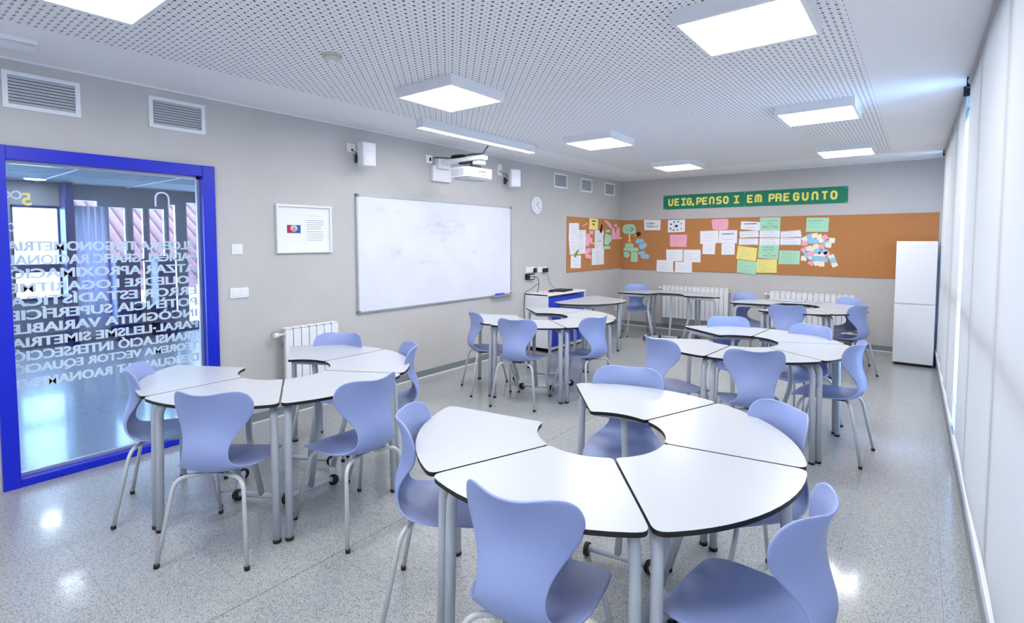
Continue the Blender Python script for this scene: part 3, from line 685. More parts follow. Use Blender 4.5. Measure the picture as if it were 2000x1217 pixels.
# banner
BX0, BX1, BZ0, BZ1 = .857, 3.815, 2.245, 2.507
e = empty('banner', 'long green banner with yellow block letters above the cork board', 'banner', ((BX0+BX1)/2, D, (BZ0+BZ1)/2))
b = B(); box(b, -(BX1-BX0)/2, (BX1-BX0)/2, -.006, -.001, -.129, .129); obj('backing', b, M['green'], e)
G = {'U': [[(0, 1), (0, .25), (.25, 0), (.75, 0), (1, .25), (1, 1)]], 'E': [[(1, 1), (0, 1), (0, 0), (1, 0)], [(0, .5), (.8, .5)]], 'I': [[(0, 1), (1, 1)], [(.5, 1), (.5, 0)], [(0, 0), (1, 0)]],
 'G': [[(1, .82), (.75, 1), (.25, 1), (0, .75), (0, .25), (.25, 0), (.75, 0), (1, .25), (1, .5), (.6, .5)]], ',': [[(.75, .12), (.35, -.15)]], 'P': [[(0, 0), (0, 1), (.75, 1), (1, .85), (1, .55), (.75, .42), (0, .42)]],
 'N': [[(0, 0), (0, .75), (.25, 1), (.75, 1), (1, .75), (1, 0)]], 'S': [[(1, 1), (.3, 1), (0, .85), (0, .65), (.25, .5), (.75, .5), (1, .35), (1, .15), (.75, 0), (0, 0)]],
 'O': [[(.25, 0), (.75, 0), (1, .25), (1, .75), (.75, 1), (.25, 1), (0, .75), (0, .25), (.25, 0)]], 'M': [[(0, 0), (0, .8), (.2, 1), (.8, 1), (1, .8), (1, 0)], [(.5, 1), (.5, 0)]],
 'R': [[(0, 0), (0, 1), (.75, 1), (1, .85), (1, .6), (.75, .48), (0, .48)], [(.85, .5), (1, .3), (1, 0)]], 'T': [[(0, 1), (1, 1)], [(.5, 1), (.5, 0)]]}
chars = [('U', 1.001), ('E', 1.118), ('I', 1.244), ('G', 1.348), (',', 1.418), ('P', 1.525), ('E', 1.631), ('N', 1.753), ('S', 1.877), ('O', 1.995), ('I', 2.175), ('E', 2.392), ('M', 2.526), ('P', 2.733), ('R', 2.838), ('E', 2.957), ('G', 3.1), ('U', 3.229), ('N', 3.367), ('T', 3.503), ('O', 3.627)]
for k, (c, x) in enumerate(chars):
    b = B(); w = .066 if c not in 'MT,' else (.085 if c == 'M' else (.06 if c == 'T' else .03)); h_ = .108; st = .0148
    cx = x-(BX0+BX1)/2; t = 0
    for pl in G[c]:
        P_ = [(cx+(u-.5)*w, (v-.5)*h_) for u, v in pl]
        for (x0, z0), (x1, z1) in zip(P_, P_[1:]):
            dx, dz = x1-x0, z1-z0; ln = math.hypot(dx, dz); a = math.atan2(dz, dx)
            xbox(b, Matrix.Translation(((x0+x1)/2, -.0075-t*.0001, (z0+z1)/2)) @ Matrix.Rotation(-a, 4, 'Y'), ln+st*1.3, .003, st*2); t += 1
    obj('letter', b, M['yellow_letter'], e)
b = B()
for x in (-1.455, -.03, 1.455):
    for z in (-.11, .11): cyl(b, (x, -.0105, z), (x, -.006, z), .006, seg=10)
obj('tack', b, M['white'], e)
# ------------------------------------------------------------------ pinned papers
PAP = {
'P1': ('B', [(0.474, 2.063), (0.814, 2.054), (0.806, 1.861), (0.486, 1.865)]), 'P2': ('B', [(0.954, 2.046), (1.281, 2.05), (1.278, 1.825), (0.957, 1.816)]),
'P3': ('B', [(0.995, 1.774), (1.324, 1.776), (1.314, 1.549), (1.002, 1.552)]), 'W1': ('B', [(0.93, 1.496), (1.246, 1.502), (1.25, 1.289), (0.938, 1.27)]),
'W2': ('B', [(1.262, 1.497), (1.577, 1.5), (1.579, 1.269), (1.266, 1.272)]), 'W3': ('B', [(0.748, 1.296), (1.07, 1.303), (1.072, 1.066), (0.743, 1.07)]),
'W4': ('B', [(1.107, 1.274), (1.423, 1.276), (1.424, 1.074), (1.104, 1.071)]), 'W5': ('B', [(1.559, 1.833), (1.879, 1.847), (1.884, 1.623), (1.566, 1.6)]),
'W6': ('B', [(1.892, 1.846), (2.202, 1.843), (2.199, 1.617), (1.886, 1.623)]), 'W7': ('B', [(1.614, 1.617), (1.837, 1.618), (1.828, 1.418), (1.609, 1.423)]),
'W8': ('B', [(1.941, 1.618), (2.165, 1.619), (2.166, 1.421), (1.942, 1.417)]), 'PR': ('B', [(1.757, 2.044), (2.05, 2.048), (2.046, 1.856), (1.779, 1.853)]),
'a': ('B', [(2.26, 1.997), (2.567, 1.977), (2.565, 1.835), (2.253, 1.861)]), 'G1': ('B', [(2.565, 2.052), (2.88, 2.05), (2.874, 1.832), (2.565, 1.835)]),
'b': ('B', [(2.238, 1.821), (2.538, 1.839), (2.553, 1.727), (2.248, 1.706)]), 'c': ('B', [(2.562, 1.831), (2.874, 1.832), (2.875, 1.715), (2.563, 1.716)]),
'd': ('B', [(2.882, 1.814), (3.179, 1.834), (3.196, 1.724), (2.889, 1.71)]), 'e': ('B', [(2.23, 1.695), (2.541, 1.705), (2.543, 1.593), (2.23, 1.588)]),
'f': ('B', [(2.563, 1.705), (2.873, 1.705), (2.873, 1.59), (2.561, 1.588)]), 'g': ('B', [(2.883, 1.705), (3.192, 1.709), (3.188, 1.593), (2.883, 1.592)]),
'Y1': ('B', [(2.22, 1.575), (2.532, 1.536), (2.513, 1.314), (2.194, 1.347)]), 'G2': ('B', [(2.558, 1.588), (2.87, 1.59), (2.853, 1.357), (2.543, 1.372)]),
'G3': ('B', [(2.215, 1.334), (2.533, 1.304), (2.518, 1.083), (2.209, 1.109)]), 'Y2': ('B', [(2.532, 1.35), (2.841, 1.354), (2.842, 1.127), (2.527, 1.121)]),
'G4': ('B', [(2.875, 1.504), (3.184, 1.499), (3.176, 1.279), (2.865, 1.275)]), 'G5': ('B', [(3.26, 2.033), (3.574, 2.024), (3.566, 1.802), (3.257, 1.805)]),
'L1': ('L', [(7.566, 1.957), (7.888, 1.966), (7.883, 1.647), (7.554, 1.664)]), 'L2': ('L', [(7.8, 1.841), (8.121, 1.85), (8.118, 1.641), (7.802, 1.641)]),
'L3': ('L', [(7.559, 1.664), (7.865, 1.647), (7.857, 1.422), (7.593, 1.419)]), 'L4': ('L', [(7.802, 1.644), (8.118, 1.647), (8.109, 1.436), (7.812, 1.423)]),
'L5': ('L', [(7.626, 1.407), (7.959, 1.403), (7.955, 1.181), (7.618, 1.192)]), 'LY': ('L', [(8.248, 2.064), (8.565, 2.058), (8.552, 1.858), (8.232, 1.864)]),
'Lp1': ('L', [(8.245, 1.84), (8.39, 1.843), (8.384, 1.775), (8.246, 1.776)]), 'Lp2': ('L', [(7.997, 1.922), (8.159, 1.982), (8.171, 1.964), (8.014, 1.904)]),
'Lp3': ('L', [(8.13, 1.57), (8.115, 1.70), (8.135, 1.78), (8.20, 1.79), (8.258, 1.77), (8.283, 1.70), (8.33, 1.725), (8.36, 1.70), (8.34, 1.66), (8.387, 1.605), (8.33, 1.59), (8.26, 1.641), (8.25, 1.58), (8.19, 1.55)]),
'Lp4': ('L', [(8.143, 1.522), (8.31, 1.532), (8.316, 1.459), (8.204, 1.431), (8.317, 1.398), (8.318, 1.331), (8.122, 1.354), (8.102, 1.415)]),
'L6': ('L', [(8.444, 1.85), (8.757, 1.855), (8.764, 1.509), (8.445, 1.512)]), 'L7': ('L', [(8.335, 1.526), (8.795, 1.509), (8.79, 1.218), (8.335, 1.219)]),
'Lg1': ('L', [(8.837, 1.793), (8.903, 1.807), (8.944, 1.775), (9.08, 1.764), (9.096, 1.654), (9.001, 1.628), (8.975, 1.584), (8.881, 1.578), (8.793, 1.61)]),
'Lg2': ('L', [(8.862, 1.869), (9.023, 1.87), (9.024, 1.821), (8.863, 1.821)]), 'Lg3': ('L', [(8.784, 1.557), (9.043, 1.56), (9.044, 1.5), (8.785, 1.5)]),
'Lp5': ('L', [(9.104, 1.9), (9.17, 1.915), (9.215, 1.90), (9.25, 1.80), (9.275, 1.80), (9.30, 1.90), (9.34, 1.925), (9.40, 1.925), (9.428, 1.90), (9.448, 1.694), (9.109, 1.686)]),
'Lp6': ('L', [(8.784, 2.041), (8.831, 2.055), (9.047, 1.988), (9.118, 1.9), (9.036, 1.892), (8.967, 1.948)]), 'Lp7': ('L', [(9.171, 1.992), (9.23, 1.975), (9.297, 1.995), (9.334, 1.928), (9.201, 1.928)]),
'Ly2': ('L', [(9.45, 1.731), (9.52, 1.735), (9.521, 1.695), (9.45, 1.691)]), 'Ly3': ('L', [(8.766, 1.836), (8.789, 1.83), (8.79, 1.761), (8.766, 1.767)]), 'Ly4': ('L', [(8.39, 1.593), (8.431, 1.641), (8.443, 1.617), (8.415, 1.574)]),
'Bg1': ('B', [(0.042, 1.974), (0.15, 1.99), (0.279, 1.983), (0.31, 1.90), (0.31, 1.812), (0.239, 1.79), (0.059, 1.801), (0.022, 1.868)]),
'By1': ('B', [(0.16, 1.788), (0.193, 1.788), (0.193, 1.674), (0.212, 1.674), (0.181, 1.624), (0.148, 1.675), (0.165, 1.674)]), 'By2': ('B', [(0.285, 1.786), (0.308, 1.782), (0.33, 1.745), (0.311, 1.735)]),
'By3': ('B', [(0.333, 1.705), (0.36, 1.715), (0.368, 1.699), (0.340, 1.699)]), 'Bb1': ('B', [(0.305, 1.665), (0.33, 1.69), (0.45, 1.696), (0.478, 1.67), (0.475, 1.634), (0.34, 1.606), (0.31, 1.62)]),
'Bb2': ('B', [(0.377, 1.589), (0.40, 1.604), (0.485, 1.62), (0.515, 1.629), (0.544, 1.60), (0.53, 1.55), (0.469, 1.492), (0.40, 1.503), (0.38, 1.54)]), 'Bb3': ('B', [(0.362, 1.425), (0.39, 1.45), (0.48, 1.463), (0.515, 1.445), (0.51, 1.413), (0.44, 1.39), (0.387, 1.389)]),
'Bb4': ('B', [(0.412, 1.384), (0.45, 1.388), (0.53, 1.408), (0.57, 1.405), (0.606, 1.36), (0.584, 1.325), (0.52, 1.312), (0.44, 1.322), (0.42, 1.35)]), 'Bg2': ('B', [(0.083, 1.590), (0.11, 1.612), (0.23, 1.615), (0.26, 1.59), (0.265, 1.53), (0.084, 1.53)]),
'Bg3': ('B', [(0.048, 1.527), (0.356, 1.527), (0.378, 1.498), (0.36, 1.455), (0.201, 1.443), (0.18, 1.465), (0.049, 1.465)]), 'Bg4': ('B', [(0.049, 1.441), (0.12, 1.452), (0.178, 1.436), (0.188, 1.365), (0.138, 1.316), (0.07, 1.345)]),
'Bg5': ('B', [(0.216, 1.438), (0.355, 1.440), (0.358, 1.26), (0.335, 1.244), (0.225, 1.248), (0.211, 1.26)]), 'Bs': ('B', [(0.317, 1.799), (0.345, 1.835), (0.39, 1.832), (0.42, 1.811), (0.423, 1.776), (0.39, 1.756), (0.353, 1.740), (0.335, 1.726), (0.322, 1.736), (0.335, 1.765)]),
}
PL = {
'P1': ('paper', 'white sheet lettered ELS MEUS TREBALLS on the back cork board'), 'P2': ('paper', 'white sheet with a purple oval ringed by small coloured squares'),
'P3': ('ppink', 'pink rectangular sheet pinned under the coloured diagram'), 'W1': ('paper', 'white sheet below the pink rectangle, upper left of a block of four'),
'W2': ('paper', 'white sheet below the pink rectangle, upper right of a block of four'), 'W3': ('paper', 'white sheet, lower left of the block of four, hanging below the cork edge'),
'W4': ('paper', 'white sheet, lower right of the block of four, hanging below the cork edge'), 'W5': ('paper', 'wide white sheet directly below the rounded pink card, left one'),
'W6': ('paper', 'wide white sheet directly below the rounded pink card, right one'), 'W7': ('paper', 'narrower white sheet hanging beneath the left wide sheet'),
'W8': ('paper', 'narrower white sheet hanging beneath the right wide sheet'), 'PR': ('ppink', 'pink card with rounded corners near the top of the back cork board'),
'a': ('paper', 'white strip with a bold printed heading left of the top mint sheet'), 'G1': ('pgreen', 'mint green sheet titled RECTES at the top of the centre cluster'),
'b': ('paper', 'tilted white handwritten strip, left in the upper row of three'), 'c': ('paper', 'white handwritten strip, middle of the upper row of three'),
'd': ('paper', 'white handwritten strip, right in the upper row of three'), 'e': ('paper', 'white handwritten strip, left in the lower row of three'),
'f': ('paper', 'white handwritten strip, middle of the lower row of three'), 'g': ('paper', 'white handwritten strip, right in the lower row of three'),
'Y1': ('pyellow', 'tilted yellow sheet on the left of the centre cluster'), 'G2': ('pgreen', 'mint green sheet titled POSICIONS RELATIVES in the cluster middle'),
'G3': ('pgreen', 'mint green sheet below the tilted yellow one, at the cork lower edge'), 'Y2': ('pyellow', 'yellow sheet below the POSICIONS RELATIVES sheet'),
'G4': ('pgreen', 'mint green list sheet left of the sticky notes'), 'G5': ('pgreen', 'mint green sheet pinned directly above the sticky notes'),
'L1': ('paper', 'tall white worksheet at the upper left of the left cork board'), 'L2': ('paper', 'white worksheet overlapping the tall one on its upper right'),
'L3': ('paper', 'white worksheet below the tall one on the left cork board'), 'L4': ('paper', 'white worksheet lower right in the left worksheet block'),
'L5': ('paper', 'small white sheet under a green peg on the left cork board'), 'LY': ('pyellow', 'yellow sheet at the top of the left cork board'),
'Lp1': ('ppink', 'small pink square below the yellow sheet'), 'Lp2': ('ppink', 'thin slanting pink strip left of the yellow sheet'),
'Lp3': ('ppink', 'irregular pink cut-out beside the left worksheets'), 'Lp4': ('ppink', 'curved pink cut-out below the irregular pink one'),
'L6': ('paper', 'white worksheet hanging from a black clip on the left cork board'), 'L7': ('paper', 'white worksheet lowest on the left cork board, under the clipped one'),
'Lg1': ('pgreen', 'rounded green cut-out right of the clipped worksheet'), 'Lg2': ('pgreen', 'small green card above the rounded green cut-out'), 'Lg3': ('pgreen', 'small green card below the rounded green cut-out'),
'Lp5': ('ppink', 'large pink hand-like cut-out close to the room corner'), 'Lp6': ('ppink', 'slanting pink arm cut-out near the top of the left cork board'), 'Lp7': ('ppink', 'small pink cut-out above the hand-like one'),
'Ly2': ('pyellow', 'small yellow tab at the foot of the pink hand cut-out'), 'Ly3': ('pyellow', 'narrow yellow tab beside the clipped worksheet'), 'Ly4': ('pyellow', 'tiny yellow tab left of the clipped worksheet'),
'Bg1': ('pgreen', 'large rounded green card nearest the corner on the back cork board'), 'By1': ('pyellow', 'yellow arrow pointing down from the large green card'), 'By2': ('pyellow', 'short slanting yellow strip at the right of the green card'),
'By3': ('pyellow', 'tiny yellow tab above the blue cut-outs'), 'Bb1': ('pblue', 'uppermost blue cut-out near the corner'), 'Bb2': ('pblue', 'second blue cut-out from the top near the corner'),
'Bb3': ('pblue', 'third blue cut-out from the top near the corner'), 'Bb4': ('pblue', 'lowest blue cut-out near the corner'), 'Bg2': ('pgreen', 'green cut-out under the yellow arrow tip'),
'Bg3': ('pgreen', 'wide green cut-out forming a bar below the arrow'), 'Bg4': ('pgreen', 'round green cut-out at the lower left near the corner'), 'Bg5': ('pgreen', 'upright green cut-out at the bottom of the corner figure'),
'Bs': ('inkd', 'small black and white cut-out figure beside the large green card')}
rnd = {'PR': .05, 'Bg1': .045, 'Lg1': .03, 'Lp3': .03, 'Lp4': .03, 'Lp5': .02, 'Lp6': .02, 'Bb1': .02, 'Bb2': .02, 'Bb3': .02, 'Bb4': .02, 'Bg2': .015, 'Bg3': .015, 'Bg4': .03, 'Bg5': .012, 'Bs': .01}
def cat_of(k): return 'paper' if k[0] in 'PWLYGabcdefg' and len(k) < 3 else 'paper cut-out'
def flat(side, poly, off, th, name, m, label=None, cat=None, group=None, parent=None, org=None):
    cu_ = sum(p[0] for p in poly)/len(poly) if org is None else org[0]; cz = sum(p[1] for p in poly)/len(poly) if org is None else org[1]
    b = B(); prism(b, [(u-cu_, z-cz) for u, z in poly][::-1], 0, th)
    bmesh.ops.recalc_face_normals(b, faces=b.faces)
    o = obj(name, b, m); o.matrix_world = plane_mtx(side, cu_, cz, off)
    if label: tag(o, label, cat, group)
    return o, cu_, cz
def lines(b, w, h, n, m0=.12, lw=.0035, jitter=.25, top=.2, gap=.008):
    for k in range(n):
        z = h/2-h*top-(h*(1-top-.12))*k/max(1, n-1) if n > 1 else 0
        x = -w/2+w*m0; end = w/2-w*m0-random.random()*w*jitter
        while x < end:
            l = random.uniform(.012, .035); xbox(b, Matrix.Translation(((x+min(x+l, end))/2, z+random.uniform(-.0015, .0015), .0021)), min(l, end-x), lw, .0006); x += l+gap
depth = {}
for i, (k, (side, poly)) in enumerate(PAP.items()):
    m, lab = PL[k]
    pl = [tuple(p) for p in (round_poly(poly, rnd[k]) if k in rnd else poly)]
    off = .0128+.0009*(i % 5)+(.001 if k in ('W3', 'W4', 'W7', 'W8', 'L7', 'G2', 'L5') else 0)
    nm = {'paper': 'paper_sheet', 'paper cut-out': 'paper_cutout'}[cat_of(k)]
    o, cu_, cz = flat(side, pl, off, .0012, nm, M[m], lab, cat_of(k), 'papers pinned on the cork boards' if cat_of(k) == 'paper' else 'paper cut-outs on the cork boards')
    w = max(p[0] for p in poly)-min(p[0] for p in poly); h = max(p[1] for p in poly)-min(p[1] for p in poly)
    b = B(); T = Matrix.Translation
    ink = M['ink']
    if k == 'P1': text_bm(b, 'ELS MEUS', T((-.035, .03, .0022)), w=.17, h=.035, bold=.01); obj('writing', b, M['dark'], o); b = B(); text_bm(b, 'TREBALLS?', T((-.0, -.028, .0022)), w=.24, h=.035, bold=.01); ink = M['dark']
    elif k == 'G1': text_bm(b, 'Les equacions', T((0, .055, .0022)), w=.22, h=.03); text_bm(b, 'de les', T((0, .01, .0022)), w=.09, h=.022); text_bm(b, 'RECTES', T((0, -.05, .0022)), w=.24, h=.05); ink = M['inkg']
    elif k == 'G2': text_bm(b, 'POSICIONS', T((-.0, .075, .0022)), w=.17, h=.03); text_bm(b, 'RELATIVES', T((-.0, .03, .0022)), w=.17, h=.03); text_bm(b, 'de dues', T((0, -.02, .0022)), w=.09, h=.02); text_bm(b, 'RECTES', T((.02, -.065, .0022)), w=.2, h=.028); ink = M['inkg']
    elif k == 'G5': text_bm(b, 'EL DIÀLEG', T((-.03, .07, .0022)), w=.2, h=.035); lines(b, w*.9, .1, 2, top=.3); ink = M['inkg']
    elif k in ('a', 'W6'): xbox(b, T((0, h*.22, .0021)), w*.66, .011, .0006); lines(b, w*.8, h*.5, 2); ink = M['dark']
    elif k == 'P2':
        b.free(); b = B()
        for c_, (xx, zz_) in zip([srgb(30, 100, 100), srgb(40, 130, 70), srgb(190, 180, 90), srgb(180, 190, 130), srgb(190, 110, 80), srgb(40, 90, 190), srgb(20, 70, 130), srgb(20, 60, 60)], [(-.04, .075), (.035, .08), (.09, .045), (.09, -.05), (.025, -.07), (-.05, -.072), (-.11, -.05), (-.1, .035)]):
            bb = B(); xbox(bb, T((xx, zz_, .0021)), .032, .026, .0008)
            obj('square', bb, mat('print_%d' % int(xx*1000), c_, .6), o)
        xbox(b, T((0, 0, .0022)), .10, .045, .001, .0); bmesh.ops.bevel(b, geom=[e_ for e_ in b.edges if abs((e_.verts[0].co-e_.verts[1].co).z) > .0005], offset=.021, segments=6, affect='EDGES'); ink = mat('purple_print', srgb(78, 58, 160), .6)
    elif k in ('L1', 'L2', 'L3', 'L4'):
        for rr_ in (.03,):
            tube(b, [(rr_*math.cos(a/8*PI), rr_*math.sin(a/8*PI), .0016) for a in range(17)], .0009, seg=4)
        lines(b, w, h, 6, lw=.0025, jitter=.4, top=.12)
    elif k in ('LY',): xbox(b, T((0, .055, .0021)), .15, .02, .0008); xbox(b, T((-.02, -.0, .0021)), .05, .025, .0008); xbox(b, T((.02, -.015, .0021)), .03, .02, .0008); ink = M['inkd']
    elif k == 'Bg1':
        for q in ((.05, .02), (.07, -.01), (.03, -.04)): xbox(b, T((q[0], q[1], .0021)), .022, .022, .0008)
        lines(b, .2, .05, 2); ink = M['dark']
    elif k == 'L6': lines(b, w, h, 9, lw=.003, top=.12); xbox(b, T((.02, -.03, .0021)), .17, .01, .0006)
    elif k == 'L7': lines(b, w*.5, h, 8, lw=.0025, jitter=.5); xbox(b, T((0, 0, .0021)), .0025, h*.8, .0006)
    elif k in ('b', 'c', 'd', 'e', 'f', 'g'): lines(b, w, h, 3, lw=.004, top=.22)
    elif k in ('Y1', 'Y2', 'G3', 'G4'): lines(b, w, h, 6, lw=.0035, top=.14, jitter=.45)
    elif k in ('W1', 'W5', 'W7', 'W8', 'W2', 'W3', 'W4', 'P3', 'PR', 'L5'): lines(b, w*.8, h*.6, 3, lw=.0025, jitter=.5)
    else:
        b.free(); continue
    if len(b.faces): obj('writing', b, ink, o)
    else: b.free()
# pegs and clip
for k, side, pts, m, lab, nm, ct in (('Lclip', 'L', [(8.615, 1.853), (8.69, 1.966), (8.712, 1.958), (8.68, 1.81), (8.634, 1.809)], 'black', 'black clip holding a worksheet on the left cork board', 'paper_clip', 'clip'),
        ('Lpen', 'L', [(7.724, 1.428), (7.844, 1.507), (7.867, 1.495), (7.768, 1.375), (7.731, 1.373)], None, 'green peg holding a small sheet on the left cork board', 'paper_peg', 'peg')):
    flat(side, pts, .019, .012, nm, M[m] if m else mat('olive_peg', srgb(130, 160, 70), .5), lab, ct)
# sticky notes
SN = [(3.242, 1.688, 30, 'w'), (3.24, 1.622, 0, 'p'), (3.309, 1.729, 10, 'b'), (3.384, 1.743, 10, 'w'), (3.446, 1.723, 20, 'w'), (3.525, 1.713, 35, 'p'), (3.621, 1.668, -5, 'w'), (3.324, 1.653, 0, 'b'), (3.391, 1.653, -15, 'b'), (3.479, 1.663, 0, 'w'), (3.545, 1.623, 20, 'b'), (3.576, 1.593, -5, 'w'), (3.238, 1.515, 30, 'p'), (3.314, 1.541, 20, 'w'), (3.346, 1.527, -8, 'w'), (3.402, 1.567, 10, 'w'), (3.481, 1.573, 0, 'p'), (3.431, 1.492, -5, 'b'), (3.527, 1.493, -20, 'b'), (3.281, 1.439, 20, 'b'), (3.343, 1.456, -10, 'p'), (3.237, 1.378, -10, 'w'), (3.345, 1.39, 35, 'w'), (3.415, 1.432, 20, 'w'), (3.485, 1.448, 0, 'w'), (3.559, 1.454, 15, 'p'), (3.39, 1.376, 10, 'b'), (3.456, 1.382, 0, 'b'), (3.535, 1.364, -10, 'b'), (3.343, 1.309, -30, 'p'), (3.423, 1.306, 15, 'w'), (3.488, 1.333, 0, 'p'), (3.489, 1.292, 0, 'w'), (3.625, 1.405, 25, 'w'), (3.643, 1.356, 20, 'b'), (3.666, 1.292, 25, 'w')]
cn = {'w': ('pcream', 'cream'), 'p': ('ppink', 'pink'), 'b': ('pblue', 'blue')}
zb = [(1.70, 'top row'), (1.60, 'second row'), (1.50, 'third row'), (1.42, 'fourth row'), (1.34, 'fifth row'), (0, 'bottom row')]
rowof = lambda z: next(n for t_, n in zb if z >= t_)
from collections import defaultdict
rc = defaultdict(list)
for s in SN: rc[(rowof(s[1]), s[3])].append(s)
ordn = ['leftmost', 'second from left', 'third from left', 'fourth from left', 'fifth from left', 'sixth from left']
for i, s in enumerate(SN):
    x, z, r, c = s; grp = sorted(rc[(rowof(z), c)]); pos = grp.index(s)
    if len(grp) == 1: lab = 'only %s sticky note in the %s of the sticky notes' % (cn[c][1], rowof(z))
    else: lab = '%s sticky note, %s of the %s ones in the %s' % (cn[c][1], ordn[pos] if pos < len(grp)-1 else 'rightmost', cn[c][1], rowof(z))
    b = B(); xbox(b, Matrix.Translation((0, 0, .0005)), .082, .078, .0009)
    o = obj('sticky_note', b, M[cn[c][0]]); o.matrix_world = plane_mtx('B', x, z, .0128+.0011*(i % 7), rot=math.radians(r)); tag(o, lab, 'sticky note', 'sticky notes on the back cork board')
# ------------------------------------------------------------------ tables
TZ = .783; TT = .018; RO, RI = .823, .283
def seg_top_poly(trim=.0035):
    a30 = PI/6; pts = []
    n = 14
    da = trim/RO; db = trim/RI
    outer = [(RO*math.cos(-a30+da+(2*a30-2*da)*k/n), RO*math.sin(-a30+da+(2*a30-2*da)*k/n)) for k in range(n+1)]
    inner = [(RI*math.cos(a30-db-(2*a30-2*db)*k/n), RI*math.sin(a30-db-(2*a30-2*db)*k/n)) for k in range(n+1)]
    p = outer+inner
    # round the four corners
    out = []; L_ = len(p); corners = {0: .042, n: .042, n+1: .024, L_-1: .024}
    def walk(i, d, dist):
        cur = Vector(p[i]); j = i
        while True:
            nx = Vector(p[(j+d) % L_]); l = (nx-cur).length
            if l >= dist: return cur+(nx-cur)*dist/l, (j+d) % L_
            dist -= l; cur = nx; j += d
    res = []; i = 0; skip_until = None
    order = []
    spans = {}
    for c, r in corners.items():
        A, ja = walk(c, -1, r); Bq, jb = walk(c, 1, r); spans[c] = (A, Bq, r)
    def near_corner(i):
        for c, r in corners.items():
            if i != c and (Vector(p[i])-Vector(p[c])).length < r*.999: return True
        return False
    for i in range(L_):
        if i in corners:
            A, Bq, r = spans[i]; b_ = Vector(p[i])
            for k in range(6):
                s = k/5; w_ = A*(1-s)**2+b_*2*s*(1-s)+Bq*s*s; res.append(tuple(w_))
        elif not near_corner(i): res.append(p[i])
    return res
SEG_POLY = seg_top_poly()
def slab(poly, cx, name, par):
    b = B(); zt = TZ
    q = [(x-cx, y) for x, y in poly]
    prism(b, q, zt-TT, zt-.0012, top=1, side=1)
    prism(b, q, zt-.0012, zt, top=0, side=0)
    bmesh.ops.remove_doubles(b, verts=b.verts, dist=1e-6)
    bmesh.ops.recalc_face_normals(b, faces=b.faces)
    return obj(name, b, [M['laminate'], M['black']], par)
def wheel_mesh(par, c, axis, nm='wheel'):
    c = Vector(c); axis = Vector(axis).normalized()
    b = B(); cyl(b, c-axis*.011, c+axis*.011, .034, seg=24); bmesh.ops.bevel(b, geom=[e_ for e_ in b.edges if e_.calc_face_angle(0) > 1], offset=.004, segments=2, affect='EDGES')
    o = obj(nm, b, M['black'], par)
    b = B(); cyl(b, c-axis*.0125, c+axis*.0125, .022, seg=18); h = obj('hub', b, M['wheel'], par)
    return o
def make_segment():
    e = empty('student_table', '', 'table', group='table segments forming round tables')
    CX = .56      # local origin: centroid of the segment, +x pointing outwards from the ring centre
    slab(SEG_POLY, CX, 'table_top', e)
    for s in (-1, 1):
        d = Vector((math.cos(s*PI/6), math.sin(s*PI/6), 0)); pn = Vector((math.sin(PI/6), -s*math.cos(PI/6), 0))
        foot = d*.768+pn*.029; kn = d*.752+pn*.034; rail = d*.40+pn*.045
        O = Vector((-CX, 0, 0))
        b = B(); zt = TZ-TT-.022
        tube(b, [O+foot+Vector((0, 0, .012)), O+kn+Vector((0, 0, zt)), O+rail+Vector((0, 0, zt))], .0205, .085, seg=14, n=8)
        lg = obj('leg', b, M['tube'], e)
        b = B(); cyl(b, O+foot, O+foot+Vector((-.0003, 0, .018)), .0225, seg=16); obj('foot_cap', b, M['black'], lg)
    zt = TZ-TT-.022
    b = B(); tube(b, [(.40*math.cos(PI/6)-.01-CX+.02, -.165, zt), (.36-CX, 0, zt), (.40*math.cos(PI/6)-.01-CX+.02, .165, zt)], .016, .05); obj('cross_rail', b, M['tube'], e)
    b = B(); tube(b, [(.36-CX, 0, zt), (.405-CX, 0, .50), (.283-CX, 0, .05)], .0185, .12, seg=14, n=8); obj('support_leg', b, M['tube'], e)
    b = B(); tube(b, [(.283-CX, -.155, .044), (.283-CX, .155, .044)], .017, seg=12); fb = obj('foot_bar', b, M['tube'], e)
    for s in (-1, 1): 
        c = Vector((.283-CX, s*.166, .0345)); ax = Vector((0, 1, 0))
        b = B(); cyl(b, c-ax*.011, c+ax*.011, .034, seg=24); cyl(b, c-ax*.0125, c+ax*.0125, .02, seg=16, mi=1)
        obj('wheel', b, [M['black'], M['wheel']], fb)
    return e, CX
seg0, SCX = make_segment()
cscale = lambda x, y: (x, y)
RINGS = [
 ((3.617, 2.09), 9.5, ['nearest table ring', 'front'], [(219.5, 'left segment'), (279.5, 'front left segment'), (339.5, 'front right segment'), (39.5, 'right segment'), (99.5, 'slightly separated far segment')]),
 ((1.35, 1.83), 29.5, ['ring beside the blue-framed glass'], [(239.5, 'left segment'), (299.5, 'front segment'), (359.5, 'front right segment'), (59.5, 'right segment'), (119.5, 'far segment')]),
 ((1.305, 4.948), 21, ['ring by the blue-fronted cabinet'], [(231, 'left segment'), (291, 'front segment'), (351, 'front right segment'), (51, 'right segment'), (111, 'far segment')]),
 ((3.526, 4.802), 26.5, ['middle right table ring'], [(236.5, 'left segment'), (296.5, 'front segment'), (356.5, 'right segment'), (56.5, 'far right segment'), (116.5, 'far left segment')]),
 ((3.416, 7.86), 8.5, ['back right ring'], [(158.5, 'left segment'), (98.5, 'far segment by the radiator'), (38.5, 'far right segment'), (338.5, 'right segment'), (278.5, 'front segment')]),
 ((1.468, 8.20), 8, ['three-table arc before the left back radiator'], [(158, 'left segment'), (98, 'middle segment'), (38, 'right segment')]),
]
first = True
